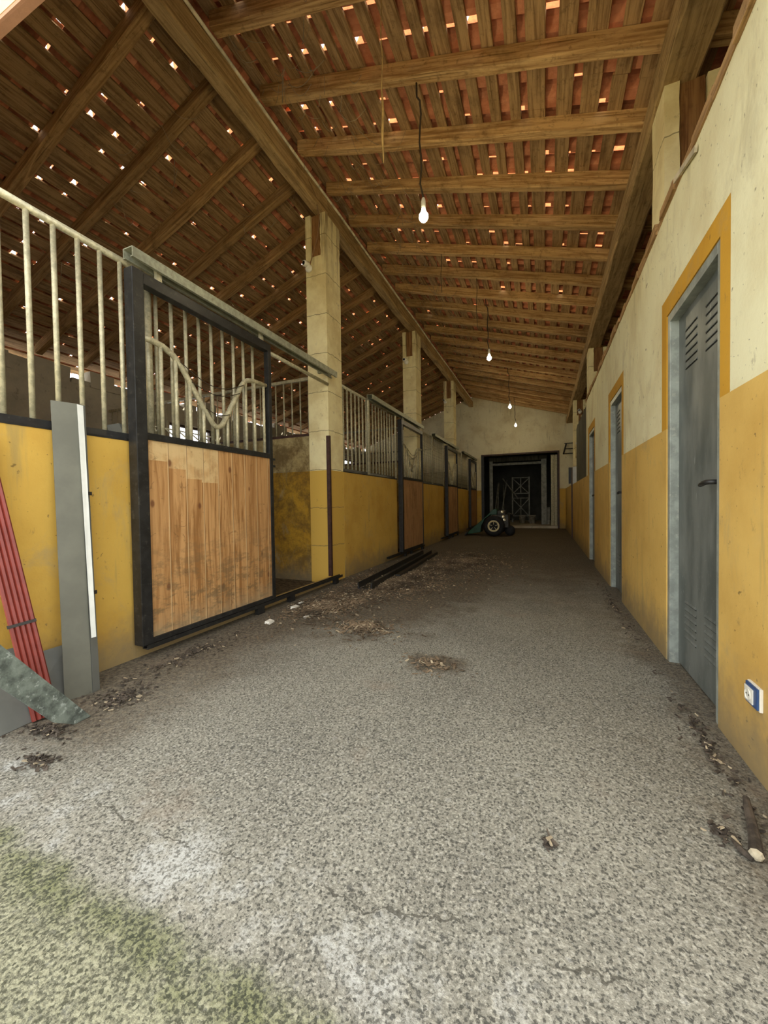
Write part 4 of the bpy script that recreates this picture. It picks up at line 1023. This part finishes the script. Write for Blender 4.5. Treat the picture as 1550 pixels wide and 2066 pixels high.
pdefs = [((-1.95, 16.6, 0.09), (-1.80, 16.9, 1.75)), ((-1.82, 16.6, 0.09), (-1.78, 16.9, 1.80)), ((-1.70, 16.5, 0.09), (-1.45, 16.9, 1.9)), ((-1.55, 16.5, 0.09), (-1.60, 17.0, 1.7)), ((-1.0, 16.7, 1.1), (-1.6, 16.7, 1.95))]
pn = ['leftmost of the poles leaning in the dark store room', 'second pole from the left leaning in the dark store room', 'third pole from the left leaning in the dark store room', 'fourth pole from the left leaning in the dark store room', 'slanting pole resting against the angle-iron rack']
for (a, b), l in zip(pdefs, pn): tag(MB().tube([a, b], 0.025, 8).build('leaning_pole', M['rack'], None, 0, True, org=a), l, 'pole', 'poles in the store room')
for (x, y, r, l) in ((-0.85, 16.9, 0.13, 'left pale bucket on the store-room floor'), (-0.46, 16.8, 0.13, 'right pale bucket on the store-room floor')):
    t = thing('bucket', l, 'bucket', (x, y, 0.09), 'buckets in the store room')
    MB().lathe((x, y, 0.09), (0, 0, 1), [(r * 0.78, 0), (r, 0.30), (r + 0.012, 0.30), (r + 0.012, 0.33), (r - 0.01, 0.33), (r * 0.74, 0.02)], 20).build('pail', M['bucket'], t, 0, True)
    MB().tube([(x - r, y - 0.02, 0.40), (x - r * 0.7, y - 0.10, 0.33), (x, y - 0.145, 0.30), (x + r * 0.7, y - 0.10, 0.33), (x + r, y - 0.02, 0.40)], 0.005, 6).build('bail', M['rack'], t)
m = MB(); m.hexa([(0.02, 16.2, 0.09), (0.18, 16.2, 0.09), (0.18, 16.3, 0.09), (0.02, 16.3, 0.09), (0.10, 16.45, 0.75), (0.20, 16.45, 0.75), (0.20, 16.5, 0.75), (0.10, 16.5, 0.75)])
tag(m.build('leaning_plank', M['bucket'], None, org=(0.1, 16.25, 0.09)), 'pale board leaning inside the right side of the far doorway', 'board')
for i, (xb, xt) in enumerate(((-0.02, -0.10), (0.10, -0.06))):
    tag(MB().bar((xb, 16.35, 0.09), (xt, 16.75, 2.5), 0.06, 0.03).build('tall_batten', M['old_board'], None, org=(xb, 16.35, 0.09)), '%s tall batten leaning at the right in the dark store room' % ('left' if i == 0 else 'right'), 'batten', 'tall battens in the store room')
# right of the doorway: saddle bracket, post with panel, box, shutters
t = thing('saddle_bracket', 'black saddle bracket on the far wall right of the doorway', 'bracket', (0.78, YB - 0.02, 2.55))
MB().bar((0.62, YB - 0.3, 2.62), (0.72, YB - 0.04, 3.0), 0.04, 0.04).build('arm', M['black'], t)
for z in (2.99, 2.80, 2.63): MB().bar((0.66, YB - 0.28 + 0.1 * (z - 2.6), z), (0.93, YB - 0.02, z + 0.03), 0.03, 0.03).build('strut', M['black'], t)
t = thing('hitching_post', 'dark upright steel post with small panel beyond the metal doors on the right', 'post', (0.66, 11.4, 0))
MB().box((0.665, 11.38, 0), (0.692, 11.42, 1.88)).build('upright', M['brown_steel'], t)
MB().box((0.60, 11.40, 1.45), (0.66, 11.44, 1.88)).build('dark_panel', M['black'], t)
tag(MB().box((0.70, 11.42, 1.44), (0.83, 11.44, 1.90)).build('notice_board', M['film'], None, org=(0.76, 11.43, 1.44)), 'small cream board beside the dark upright post on the right', 'board')
t = thing('cream_box', 'cream fuse box on the far right post beyond the metal doors', 'box', (0.84, 11.62, 2.17))
MB().prism([(0.78, 2.17), (0.90, 2.17), (0.925, 2.57), (0.76, 2.57)], 'y', 11.52, 11.695).build('box_body', M['column'], t, 0.004)
MB().box((0.775, 11.51, 2.50), (0.91, 11.52, 2.55)).build('box_lid', M['white_plastic'], t)
m = MB(); m.bar((0.88, 11.55, 3.3), (0.88, 11.6, 2.55), 0.07, 0.05); m.bar((0.83, 11.5, 2.72), (1.02, 11.5, 3.05), 0.04, 0.06)
tag(m.build('rusty_bracket', M['stub'], None, org=(0.88, 11.55, 2.6)), 'brown timber brace above the cream box on the far right post', 'brace')
for k, (y, l) in enumerate(((8.4, 'nearest'), (9.25, 'middle'), (10.1, 'farthest'))):
    m = MB()
    for q in range(6): m.box((XR + 0.06, y + q * 0.135, STRIPE), (XR + 0.085, y + q * 0.135 + 0.128, 2.85 - 0.02 * ((q * 7) % 3)))
    tag(m.build('board_shutter', M['old_board'], None, org=(XR + 0.07, y + 0.4, STRIPE)), 'grey upright-board shutter on the low yellow wall past the last metal door, %s of three' % l, 'shutter', 'grey shutters on the right')
